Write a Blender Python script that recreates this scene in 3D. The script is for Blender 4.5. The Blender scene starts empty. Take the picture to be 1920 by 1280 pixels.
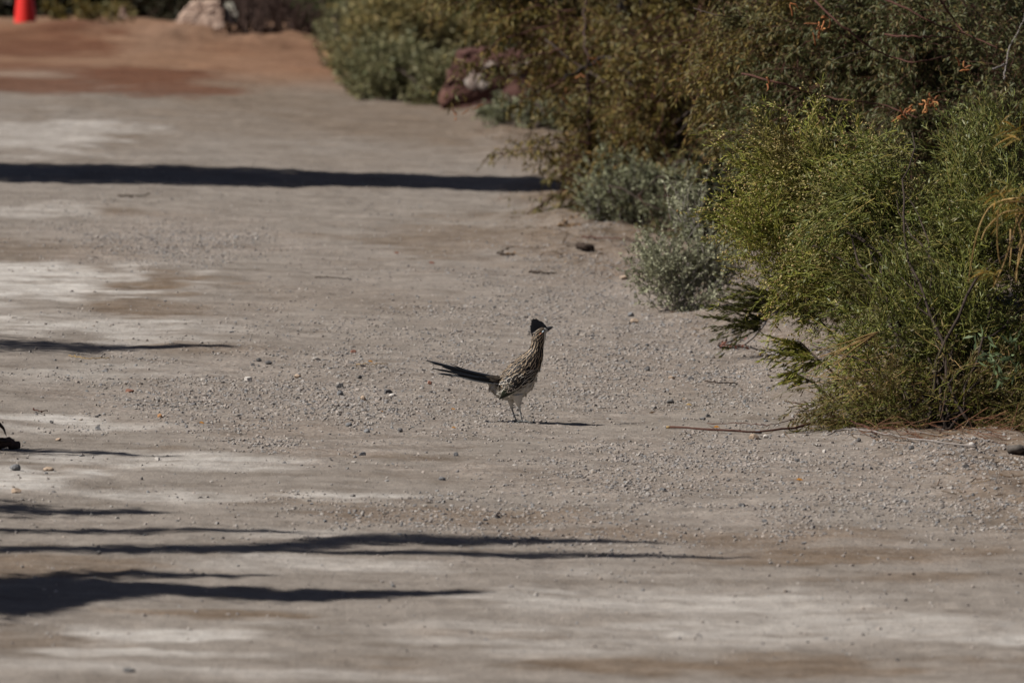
import bpy, math, zlib
import numpy as np
from mathutils import Vector

rng = np.random.default_rng(7)
C = bpy.context.scene.collection
scn = bpy.context.scene

# ------------------------------------------------------------------ camera
H = 2.4                     # eye height above the road
F = 16667.0                 # focal length in pixels of a 1920 px wide frame
THETA = 0.0708              # camera pitch (downwards)
cam_d = bpy.data.cameras.new("camera")
cam = bpy.data.objects.new("camera", cam_d)
C.objects.link(cam)
cam.location = (0, 0, H)
cam.rotation_euler = (math.pi / 2 - THETA, 0, 0)
cam_d.sensor_width = 36.0
cam_d.lens = 36.0 * F / 1920.0
cam_d.clip_start = 0.5
cam_d.clip_end = 4000
cam_d.dof.use_dof = True
cam_d.dof.focus_distance = 30.1
cam_d.dof.aperture_fstop = 7.5
scn.camera = cam

# ------------------------------------------------------------------ light
SUN_EL = math.radians(46)
SUN_AZ = np.array([-0.98, -0.2]); SUN_AZ /= np.linalg.norm(SUN_AZ)   # towards the sun
S = np.array([SUN_AZ[0] * math.cos(SUN_EL), SUN_AZ[1] * math.cos(SUN_EL), math.sin(SUN_EL)])
world = bpy.data.worlds.new("World")
scn.world = world
world.use_nodes = True
wn = world.node_tree
sky = wn.nodes.new("ShaderNodeTexSky")
sky.sky_type = 'NISHITA'
sky.sun_disc = False
sky.sun_elevation = SUN_EL
sky.sun_rotation = math.atan2(SUN_AZ[0], SUN_AZ[1])
sky.air_density = 0.3
sky.dust_density = 0.8
bg = wn.nodes["Background"]
bg.inputs[1].default_value = 0.05
wn.links.new(sky.outputs[0], bg.inputs[0])
sun_d = bpy.data.lights.new("sun", 'SUN')
sun_d.energy = 4.6
sun_d.angle = math.radians(0.5)
sun_d.color = (1.0, 0.967, 0.92)
sun = bpy.data.objects.new("sun", sun_d)
C.objects.link(sun)
sun.rotation_euler = Vector(S).to_track_quat('Z', 'Y').to_euler()
scn.view_settings.view_transform = 'Standard'
scn.view_settings.look = 'None'
scn.view_settings.exposure = 0.55
scn.view_settings.gamma = 1.0
scn.cycles.max_bounces = 6
scn.cycles.transparent_max_bounces = 4


# ------------------------------------------------------------------ helpers
def vnoise(x, y, seed=0):
    xi = np.floor(x).astype(np.int64); yi = np.floor(y).astype(np.int64)
    fx = x - xi; fy = y - yi
    fx = fx * fx * (3 - 2 * fx); fy = fy * fy * (3 - 2 * fy)

    def h(a, b):
        n = (a * 374761393 + b * 668265263 + seed * 974634777) & 0xFFFFFFFF
        n = ((n ^ (n >> 13)) * 1274126177) & 0xFFFFFFFF
        n = (n ^ (n >> 16)) & 0xFFFF
        return n / 65535.0
    return ((h(xi, yi) * (1 - fx) + h(xi + 1, yi) * fx) * (1 - fy)
            + (h(xi, yi + 1) * (1 - fx) + h(xi + 1, yi + 1) * fx) * fy)


def fbm(x, y, seed=0, octv=4):
    s = 0.0; a = 0.5; t = 0.0
    for o in range(octv):
        s = s + a * vnoise(x * 2 ** o + 17.3 * o, y * 2 ** o + 9.1 * o, seed + o)
        t += a; a *= 0.5
    return s / t


def verge(x, y):
    """1 on the rough strip between the lane and the shrubs"""
    xe = np.interp(y, [27, 30, 33, 36, 38, 40, 45, 52, 58], [1.15, 1.0, .72, .48, .1, -.2, -.02, -.42, -1.0])
    w = 0.5 * (fbm(x / 0.4, y / 0.9, 45, 3) - .5)
    return np.clip((x - xe + w) / 0.35, 0, 1) * np.clip((y - 25) / 2, 0, 1) * np.clip((64 - y) / 4, 0, 1)


def gz(x, y, micro=True):
    """height of the ground"""
    x = np.asarray(x, float); y = np.asarray(y, float)
    z = -0.028 * 12 * np.tanh(x / 12)
    near = np.exp(-((np.clip(y, 0, 400) - 45) / 60) ** 2)
    z = z + 0.035 * (fbm(x / 2.3, y / 4.0, 3, 2) - 0.5) * near
    # windrow of dirt across the end of the lane
    yb = 62.6 + 0.5 * np.sin(x * 0.7)
    hb = 0.15 * (0.7 + 0.6 * fbm(x / 0.5, y / 2, 5, 3)) / (1 + np.exp((x + 2.35) / 0.16))
    z = z + hb * np.exp(-((y - yb) / 0.9) ** 2)
    hb2 = 0.11 * (0.2 + 1.2 * fbm(x / 0.25, y / 1.5, 6, 3)) / (1 + np.exp((x + 1.35) / 0.1)) / (1 + np.exp(-(x + 2.5) / .1))
    z = z + hb2 * np.exp(-((y - 62.4) / 0.8) ** 2)
    # lumpy edge of the lane at the far left, loose shoulder on the right
    z = z + 0.06 * (fbm(x / 0.35, y / 1.1, 11, 3) - 0.35) / (1 + np.exp((x + 1.35) / 0.09)) * np.exp(-((y - 27.0) / 1.6) ** 2)
    z = z + 0.03 / (1 + np.exp(-(x - 0.9 - 0.02 * (y - 30)) / 0.2)) * near
    v = verge(x, y)
    z = z + v * (0.02 + 0.055 * (fbm(x / 0.28, y / 0.6, 41, 3) - 0.4))
    if micro:
        z = z + v * 0.022 * (fbm(x / 0.07, y / 0.11, 43, 2) - 0.5)
        z = z + near * 0.020 * (fbm(x / 0.30, y / 0.55, 21, 3) - 0.5)
        z = z + near * 0.011 * (fbm(x / 0.055, y / 0.075, 31, 3) - 0.5)
    return z


ct, st = math.cos(THETA), math.sin(THETA)


def ray(px, py):
    dx = (np.asarray(px, float) - 960) / F; dy = (640 - np.asarray(py, float)) / F
    return dx, ct + dy * st, -st + dy * ct


def P(px, py, Y):
    """the point at distance Y seen in the direction of (px, py)"""
    dx, dyy, dz = ray(px, py)
    t = Y / dyy
    return np.stack(np.broadcast_arrays(dx * t, dyy * t, H + dz * t), -1)


def G(px, py):
    """the point of the ground seen in the direction of (px, py)"""
    dx, dyy, dz = ray(px, py)
    z = 0.0
    for _ in range(25):
        t = (z - H) / dz
        z = 0.5 * z + 0.5 * gz(dx * t, dyy * t, False)
    t = (z - H) / dz
    x, y = dx * t, dyy * t
    return np.stack([x, y, gz(x, y)], -1)


def unit(v):
    v = np.asarray(v, float)
    return v / (np.linalg.norm(v, axis=-1, keepdims=True) + 1e-12)


class Acc:
    """collects faces for one mesh"""
    def __init__(s):
        s.V = []; s.F = []; s.M = []; s.UV = []; s.n = 0; s.uv = False

    def add(s, V, faces, m=0, uv=None):
        V = np.asarray(V, float).reshape(-1, 3)
        faces = np.asarray(faces, np.int64)
        s.V.append(V); s.F.append(faces + s.n); s.M.append(np.full(len(faces), m, np.int32))
        if uv is not None:
            s.uv = True; s.UV.append(np.asarray(uv, float).reshape(-1, 2))
        else:
            s.UV.append(np.zeros((len(V), 2)))
        s.n += len(V)


def build(name, acc, mats, parent=None, loc=(0, 0, 0), smooth=True, local=False):
    """link everything collected as ONE mesh object; vertices are in world space"""
    me = bpy.data.meshes.new(name)
    V = np.concatenate(acc.V) if acc.V else np.zeros((0, 3))
    if not local:
        V = V - np.asarray(loc, float)
    nl = [np.full(len(f), f.shape[1], np.int64) for f in acc.F]
    li = np.concatenate([f.ravel() for f in acc.F]); tot = np.concatenate(nl)
    st_ = np.concatenate([[0], np.cumsum(tot)[:-1]])
    me.vertices.add(len(V)); me.vertices.foreach_set("co", V.astype(np.float32).ravel())
    me.loops.add(len(li)); me.loops.foreach_set("vertex_index", li.astype(np.int32))
    me.polygons.add(len(tot))
    me.polygons.foreach_set("loop_start", st_.astype(np.int32))
    me.polygons.foreach_set("loop_total", tot.astype(np.int32))
    me.polygons.foreach_set("material_index", np.concatenate(acc.M))
    me.polygons.foreach_set("use_smooth", np.full(len(tot), smooth))
    if acc.uv:
        uvl = me.uv_layers.new(name="UVMap")
        uvl.data.foreach_set("uv", np.concatenate(acc.UV)[li].astype(np.float32).ravel())
    me.update(calc_edges=True)
    for m in (mats if isinstance(mats, (list, tuple)) else [mats]):
        me.materials.append(m)
    o = bpy.data.objects.new(name, me)
    C.objects.link(o)
    if parent is not None:
        o.parent = parent
    else:
        o.location = loc
    return o


def tag(o, label=None, cat=None, group=None, kind=None):
    for k, v in (("label", label), ("category", cat), ("group", group), ("kind", kind)):
        if v:
            o[k] = v
    return o


def thing(name, label, cat, loc, group=None):
    o = bpy.data.objects.new(name, None)
    C.objects.link(o)
    o.location = tuple(float(v) for v in loc)
    o.empty_display_size = 0.1
    return tag(o, label, cat, group)


def tubes(acc, Pt, R, sides=4, m=0, cap=True):
    """Pt (n,K,3), R (n,K) -> n tubes"""
    Pt = np.asarray(Pt, float)
    if Pt.ndim == 2:
        Pt = Pt[None]
    n, K, _ = Pt.shape
    R = np.broadcast_to(np.asarray(R, float), (n, K))
    T = unit(np.gradient(Pt, axis=1))
    ref = np.where(np.abs(T[:, :1, 2:3]) > 0.8, np.array([1.0, 0.13, 0]), np.array([0.05, 0.1, 1.0]))
    A = unit(np.cross(T, np.broadcast_to(ref, T.shape))); B = np.cross(T, A)
    ang = np.arange(sides) * 2 * math.pi / sides
    V = (Pt[:, :, None] + R[:, :, None, None] * (A[:, :, None] * np.cos(ang)[:, None] + B[:, :, None] * np.sin(ang)[:, None]))
    base = (np.arange(n) * K * sides)[:, None, None]
    k = np.arange(K - 1)[None, :, None] * sides
    j = np.arange(sides)[None, None]; j2 = (j + 1) % sides
    q = np.stack([base + k + j, base + k + j2, base + k + sides + j2, base + k + sides + j], -1).reshape(-1, 4)
    acc.add(V, q, m)
    if cap and sides > 3:
        e0 = (np.arange(n) * K * sides)[:, None] + np.arange(sides)[None, ::-1]
        e1 = (np.arange(n) * K * sides)[:, None] + (K - 1) * sides + np.arange(sides)[None]
        acc.F.append(np.concatenate([e0, e1]) + acc.n - n * K * sides)
        acc.M.append(np.full(2 * n, m, np.int32))


def spline(pts, K):
    """Catmull-Rom through pts (any columns)"""
    p = np.asarray(pts, float)
    p = np.vstack([2 * p[0] - p[1], p, 2 * p[-1] - p[-2]])
    u = np.linspace(0, len(p) - 3 - 1e-6, K)
    i = np.floor(u).astype(int); f = (u - i)[:, None]
    a, b, c, d = p[i], p[i + 1], p[i + 2], p[i + 3]
    return 0.5 * (2 * b + (c - a) * f + (2 * a - 5 * b + 4 * c - d) * f ** 2 + (3 * b - a - 3 * c + d) * f ** 3)


def rdir(n):
    return unit(rng.normal(size=(n, 3)))


def ball(n, power=2.2):
    return rdir(n) * (rng.random((n, 1)) ** (1 / power))


def sprays(O, D, L, K, droop=0.1, wob=0.15):
    """n curved shoots: origins O, directions D, lengths L -> (n,K,3)"""
    n = len(O); pts = np.zeros((n, K, 3)); pts[:, 0] = O
    d = unit(D); step = (np.broadcast_to(np.asarray(L, float), (n,)) / (K - 1))[:, None]
    for k in range(1, K):
        d = unit(d + np.array([0, 0, -1.0]) * np.reshape(droop, (-1, 1)) + rng.normal(size=(n, 3)) * wob)
        pts[:, k] = pts[:, k - 1] + d * step
    return pts


def sample(pts, t):
    """points and directions at parameter t (n,m) of shoots (n,K,3)"""
    n, K, _ = pts.shape
    u = t * (K - 1) * 0.9999
    i = np.floor(u).astype(int); f = (u - i)[..., None]
    r = np.arange(n)[:, None]
    a, b = pts[r, i], pts[r, i + 1]
    return a + (b - a) * f, unit(b - a)


def leaves(acc, B, D, L, W, m=0, fold=0.15):
    """lance-shaped leaves, one folded quad each"""
    n = len(B); L = np.broadcast_to(L, (n,))[:, None]; W = np.broadcast_to(W, (n,))[:, None]
    D = unit(D); sd = unit(np.cross(D, rdir(n))); nr = np.cross(D, sd)
    V = np.stack([B, B + D * L * 0.45 + sd * W * 0.5 + nr * W * fold, B + D * L - nr * L * fold * 0.5,
                  B + D * L * 0.45 - sd * W * 0.5 + nr * W * fold], 1)
    acc.add(V, np.arange(4 * n).reshape(-1, 4), m)


def fronds(acc, B, D, L, W, m=0, droop=0.35, K=4):
    """drooping strips (small pinnate leaves)"""
    pts = sprays(B, D, L, K, droop, 0.1)
    n = len(B)
    T = unit(np.gradient(pts, axis=1)); sd = unit(np.cross(T, rdir(n)[:, None]))
    w = (np.array([0.25, 1.0, 0.8, 0.12]) if K == 4 else np.interp(np.linspace(0, 1, K), [0, .4, .8, 1], [.3, 1, .8, .1]))
    ww = np.broadcast_to(W, (n,))[:, None, None] * 0.5 * w[None, :, None]
    V = np.stack([pts - sd * ww, pts + sd * ww], 2)          # n,K,2,3
    b = (np.arange(n) * K * 2)[:, None] + np.arange(K - 1)[None] * 2
    q = np.stack([b, b + 1, b + 3, b + 2], -1).reshape(-1, 4)
    acc.add(V, q, m)


ICO_V = np.array([[0, .526, .851], [0, -.526, .851], [0, .526, -.851], [0, -.526, -.851], [.526, .851, 0], [-.526, .851, 0],
                  [.526, -.851, 0], [-.526, -.851, 0], [.851, 0, .526], [.851, 0, -.526], [-.851, 0, .526], [-.851, 0, -.526]])
ICO_F = np.array([[0, 1, 8], [0, 10, 1], [2, 9, 3], [2, 3, 11], [4, 0, 8], [5, 10, 0], [6, 8, 1], [7, 1, 10], [4, 9, 2], [5, 2, 11],
                  [6, 3, 9], [7, 11, 3], [0, 4, 5], [1, 7, 6], [2, 5, 4], [3, 6, 7], [8, 9, 4], [9, 8, 6], [10, 5, 11], [11, 7, 10]])


def pebbles(acc, Cn, R, m=0, flat=0.65):
    """crushed stones"""
    n = len(Cn)
    jit = 1 + rng.normal(size=(n, 12, 1)) * 0.22
    a, b = rng.random(n) * 2 * math.pi, rng.normal(size=n) * 0.4
    sc = np.stack([0.8 + 0.6 * rng.random(n), 0.7 + 0.4 * rng.random(n), flat * (0.7 + 0.6 * rng.random(n))], -1)
    V = ICO_V[None] * jit * sc[:, None] * R[:, None, None]
    x = V[..., 0] * np.cos(b)[:, None] - V[..., 2] * np.sin(b)[:, None]
    z = V[..., 0] * np.sin(b)[:, None] + V[..., 2] * np.cos(b)[:, None]
    X = x * np.cos(a)[:, None] - V[..., 1] * np.sin(a)[:, None]
    Y = x * np.sin(a)[:, None] + V[..., 1] * np.cos(a)[:, None]
    V = np.stack([X, Y, z], -1) + Cn[:, None]
    f = (ICO_F[None] + (np.arange(n) * 12)[:, None, None]).reshape(-1, 3)
    acc.add(V, f, m)


# ------------------------------------------------------------------ materials
def new_mat(name):
    m = bpy.data.materials.new(name); m.use_nodes = True
    nt = m.node_tree
    b = nt.nodes["Principled BSDF"]
    b.inputs["Specular IOR Level"].default_value = 0.25
    return m, nt, b


def ramp(nt, cols, fac, const=False):
    r = nt.nodes.new("ShaderNodeValToRGB")
    e = r.color_ramp.elements
    if const:
        r.color_ramp.interpolation = 'CONSTANT'
    n = len(cols)
    pos = [i / (n if const else max(n - 1, 1)) for i in range(n)]
    for i, c in enumerate(cols):
        el = e[i] if i < 2 else e.new(pos[i])
        el.position = pos[i]; el.color = (*c, 1)
    nt.links.new(fac, r.inputs[0])
    return r.outputs[0]


def island(nt):
    return nt.nodes.new("ShaderNodeNewGeometry").outputs["Random Per Island"]


def noise(nt, scale, detail=4, rough=0.6, vec=None, sc3=None):
    n = nt.nodes.new("ShaderNodeTexNoise")
    n.inputs["Scale"].default_value = scale; n.inputs["Detail"].default_value = detail
    n.inputs["Roughness"].default_value = rough
    tc = nt.nodes.new("ShaderNodeTexCoord")
    src = tc.outputs["Object"]
    if sc3:
        mp = nt.nodes.new("ShaderNodeMapping"); mp.inputs["Scale"].default_value = sc3
        nt.links.new(src, mp.inputs[0]); src = mp.outputs[0]
    nt.links.new(src, n.inputs["Vector"])
    return n.outputs[0]


def leaf_mat(name, cols, transl=0.3, rough=0.6, dead=None, dscale=5.0):
    m, nt, b = new_mat(name)
    c = ramp(nt, cols, island(nt))
    if dead:
        mr = nt.nodes.new("ShaderNodeMapRange"); mr.inputs[1].default_value = .52; mr.inputs[2].default_value = .68; mr.inputs[4].default_value = .75
        nt.links.new(noise(nt, dscale, 3), mr.inputs[0])
        mx = nt.nodes.new("ShaderNodeMix"); mx.data_type = 'RGBA'
        nt.links.new(mr.outputs[0], mx.inputs[0]); nt.links.new(c, mx.inputs[6]); nt.links.new(ramp(nt, dead, island(nt)), mx.inputs[7])
        c = mx.outputs[2]
    nt.links.new(c, b.inputs["Base Color"]); b.inputs["Roughness"].default_value = rough
    t = nt.nodes.new("ShaderNodeBsdfTranslucent"); nt.links.new(c, t.inputs[0])
    mx = nt.nodes.new("ShaderNodeMixShader"); mx.inputs[0].default_value = transl
    nt.links.new(b.outputs[0], mx.inputs[1]); nt.links.new(t.outputs[0], mx.inputs[2])
    nt.links.new(mx.outputs[0], nt.nodes["Material Output"].inputs[0])
    return m


def noise_mat(name, cols, scale=20, rough=0.85, bump=0.3, sc3=None, dist=0.01):
    m, nt, b = new_mat(name)
    f = noise(nt, scale, 5, 0.65, sc3=sc3)
    mr = nt.nodes.new("ShaderNodeMapRange"); mr.inputs[1].default_value = 0.3; mr.inputs[2].default_value = 0.7
    nt.links.new(f, mr.inputs[0])
    nt.links.new(ramp(nt, cols, mr.outputs[0]), b.inputs["Base Color"])
    b.inputs["Roughness"].default_value = rough
    if bump:
        bp = nt.nodes.new("ShaderNodeBump"); bp.inputs["Strength"].default_value = bump; bp.inputs["Distance"].default_value = dist
        nt.links.new(f, bp.inputs["Height"]); nt.links.new(bp.outputs[0], b.inputs["Normal"])
    return m


def plain_mat(name, col, rough=0.6, spec=0.25):
    m, nt, b = new_mat(name)
    f = noise(nt, 60, 3)
    c2 = tuple(v * 1.25 for v in col); c1 = tuple(v * 0.8 for v in col)
    nt.links.new(ramp(nt, [c1, c2], f), b.inputs["Base Color"])
    b.inputs["Roughness"].default_value = rough; b.inputs["Specular IOR Level"].default_value = spec
    return m


M_bark = noise_mat("bark", [(.020, .013, .009), (.055, .038, .028)], 40, .9, .5, (1, 1, .3))
M_trunk = noise_mat("trunk_bark", [(.012, .009, .007), (.032, .024, .019)], 30, .95, .6, (1, 1, .3))
M_redtwig = noise_mat("red_twig", [(.040, .016, .011), (.085, .033, .021)], 60)
M_greytwig = noise_mat("grey_twig", [(.13, .11, .095), (.26, .23, .21)], 60)
M_straw = leaf_mat("straw", [(.26, .16, .055), (.42, .28, .11), (.20, .12, .045)], .2)
M_bush = leaf_mat("bush_leaf", [(.070, .080, .011), (.145, .160, .020), (.25, .245, .036), (.112, .122, .024), (.30, .22, .055)], .16, dead=[(.10, .075, .022), (.20, .14, .045), (.07, .055, .02)])
M_bush_dark = leaf_mat("bush_leaf_deep", [(.045, .055, .013), (.095, .112, .024), (.15, .165, .042), (.19, .155, .055)], .14, .5, dead=[(.12, .095, .03), (.19, .13, .05), (.06, .05, .02)], dscale=6)  # darker copy painting shade into the bush's right and inner lobes; also sprig colour
M_bush_dry = leaf_mat("bush_leaf_dry", [(.07, .050, .018), (.15, .105, .038), (.075, .08, .024), (.19, .13, .05), (.06, .035, .018)], .25)
M_flower = leaf_mat("seed_head", [(.36, .28, .09), (.44, .36, .17), (.26, .21, .07), (.34, .21, .09)], .25)
M_mesq = leaf_mat("mesquite_leaf", [(.070, .058, .014), (.13, .104, .024), (.19, .137, .028), (.075, .076, .026), (.20, .115, .028), (.11, .10, .035)], .16, dead=[(.05, .055, .022), (.085, .09, .035), (.12, .12, .05)], dscale=2.2)
M_mesq_green = leaf_mat("mesquite_leaf_green", [(.040, .044, .015), (.068, .074, .024), (.105, .108, .038), (.085, .080, .03), (.15, .10, .03)], .16)
M_pod = leaf_mat("seed_pod", [(.40, .17, .055), (.50, .24, .09), (.30, .10, .03), (.20, .09, .04)], .2)
M_orange_leaf = leaf_mat("orange_leaf", [(.40, .16, .02), (.50, .22, .03), (.28, .09, .02)], .25)
M_salt = leaf_mat("saltbush_leaf", [(.17, .175, .105), (.26, .265, .165), (.38, .375, .25), (.20, .20, .11)], .2, .7)
M_salt_dusty = leaf_mat('dusty_leaf', [(.11, .12, .065), (.175, .185, .105), (.25, .25, .155), (.14, .14, .06)], .15, .7)
M_far_green = leaf_mat("far_leaf_green", [(.035, .055, .016), (.07, .09, .03), (.10, .115, .045)], .3)
M_far_olive = leaf_mat("far_leaf_olive", [(.13, .12, .045), (.22, .19, .075), (.30, .22, .08), (.18, .17, .075)], .3)
M_far_grey = leaf_mat("far_leaf_grey", [(.12, .12, .055), (.19, .18, .09), (.27, .24, .12), (.10, .12, .05)], .3)
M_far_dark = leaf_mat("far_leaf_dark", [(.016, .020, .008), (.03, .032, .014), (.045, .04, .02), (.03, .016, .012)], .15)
M_dead = noise_mat("dead_wood", [(.030, .016, .012), (.075, .045, .034)], 30)


def ground_mat():
    m, nt, b = new_mat("road_dirt")
    L = nt.links.new

    def attr(n):
        a = nt.nodes.new("ShaderNodeAttribute"); a.attribute_name = n
        return a.outputs["Fac"]

    def mix(fac, c1, c2, k='MIX'):
        x = nt.nodes.new("ShaderNodeMix"); x.data_type = 'RGBA'; x.blend_type = k
        if isinstance(fac, float):
            x.inputs[0].default_value = fac
        else:
            L(fac, x.inputs[0])
        for i, c in ((6, c1), (7, c2)):
            if isinstance(c, tuple):
                x.inputs[i].default_value = (*c, 1)
            else:
                L(c, x.inputs[i])
        return x.outputs[2]

    def mul(a, k):
        x = nt.nodes.new("ShaderNodeMath"); x.operation = 'MULTIPLY'; L(a, x.inputs[0])
        if isinstance(k, float):
            x.inputs[1].default_value = k
        else:
            L(k, x.inputs[1])
        x.use_clamp = True
        return x.outputs[0]
    big = noise(nt, 1.6, 5, 0.6, sc3=(1, .5, 1))
    med = noise(nt, 14, 5, 0.7, sc3=(1, .45, 1))
    fine = noise(nt, 110, 3, 0.7)
    c = ramp(nt, [(.172, .151, .130), (.240, .215, .189), (.315, .288, .258)], med)
    c = mix(big, mix(0.5, c, (.200, .171, .145)), c)
    brk = noise(nt, 9, 6, 0.75, sc3=(.45, 1.0, 1))
    mb = nt.nodes.new("ShaderNodeMapRange"); mb.inputs[1].default_value = .36; mb.inputs[2].default_value = .60; mb.inputs[3].default_value = .5; L(brk, mb.inputs[0])
    mb2 = nt.nodes.new("ShaderNodeMapRange"); mb2.inputs[1].default_value = .64; mb2.inputs[2].default_value = .40; mb2.inputs[3].default_value = .6; L(brk, mb2.inputs[0])
    c = mix(mul(mul(attr("brown"), 0.95), mb2.outputs[0]), c, ramp(nt, [(.10, .066, .039), (.165, .115, .073)], med))
    c = mix(mul(attr("red"), 0.92), c, ramp(nt, [(.185, .082, .036), (.285, .152, .082)], med))
    c = mix(mul(attr("deepred"), 0.95), c, (.115, .042, .017))
    c = mix(mul(mul(attr("white"), 0.95), mb.outputs[0]), c, ramp(nt, [(.36, .335, .305), (.64, .62, .59)], med))
    sp = nt.nodes.new("ShaderNodeTexVoronoi"); sp.inputs["Scale"].default_value = 95
    tc = nt.nodes.new("ShaderNodeTexCoord"); L(tc.outputs["Object"], sp.inputs["Vector"])
    g = ramp(nt, [(.13, .12, .115), (.28, .235, .20), (.40, .36, .32), (.22, .17, .135), (.17, .165, .16)], nt.nodes.new("ShaderNodeSeparateColor").outputs[0])
    sep = [n for n in nt.nodes if n.bl_idname == "ShaderNodeSeparateColor"][-1]
    L(sp.outputs["Color"], sep.inputs[0])
    c = mix(mul(attr("gravel"), 0.55), c, g)
    c = mix(0.42, c, ramp(nt, [(.08, .07, .06), (.42, .38, .34)], fine), 'OVERLAY')
    strk = noise(nt, 4.5, 6, 0.7, sc3=(.6, 1.0, 1))
    mrs = nt.nodes.new("ShaderNodeMapRange"); mrs.inputs[1].default_value = .3; mrs.inputs[2].default_value = .7; L(strk, mrs.inputs[0])
    c = mix(0.6, c, ramp(nt, [(.24, .21, .18), (.5, .5, .5), (.72, .72, .72)], mrs.outputs[0]), 'OVERLAY')
    L(c, b.inputs["Base Color"])
    b.inputs["Roughness"].default_value = 0.95
    b.inputs["Specular IOR Level"].default_value = 0.1
    b1 = nt.nodes.new("ShaderNodeBump"); b1.inputs["Strength"].default_value = 0.5; b1.inputs["Distance"].default_value = 0.006
    L(fine, b1.inputs["Height"])
    b2 = nt.nodes.new("ShaderNodeBump"); b2.inputs["Strength"].default_value = 0.5; b2.inputs["Distance"].default_value = 0.02
    L(med, b2.inputs["Height"]); L(b1.outputs[0], b2.inputs["Normal"])
    L(b2.outputs[0], b.inputs["Normal"])
    return m


# ------------------------------------------------------------------ ground
def blob_mask(x, y, spots, seed, edge=0.55, ns=(0.35, 0.8)):
    """patches of stain: (px, py, rx, ry, strength) turned into ellipses on the ground"""
    out = np.zeros_like(x)
    wob = (fbm(x / ns[0], y / ns[1], seed, 5) - 0.5) * 3.0
    fine = (fbm(x / 0.16, y / 0.16, seed + 50, 3) - .5) * 1.6
    for (px, py, rx, ry, s) in spots:
        c = G(px, py); Yc = c[1]
        ax = rx * Yc / F; ay = ry * Yc * Yc / (H * F)
        d = np.sqrt(((x - c[0]) / ax) ** 2 + ((y - c[1]) / ay) ** 2)
        v = np.clip((1.3 - d + wob * edge + fine * 0.7) / 0.8, 0, 1)
        out = np.maximum(out, s * v * v * (3 - 2 * v))
    return out


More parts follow.
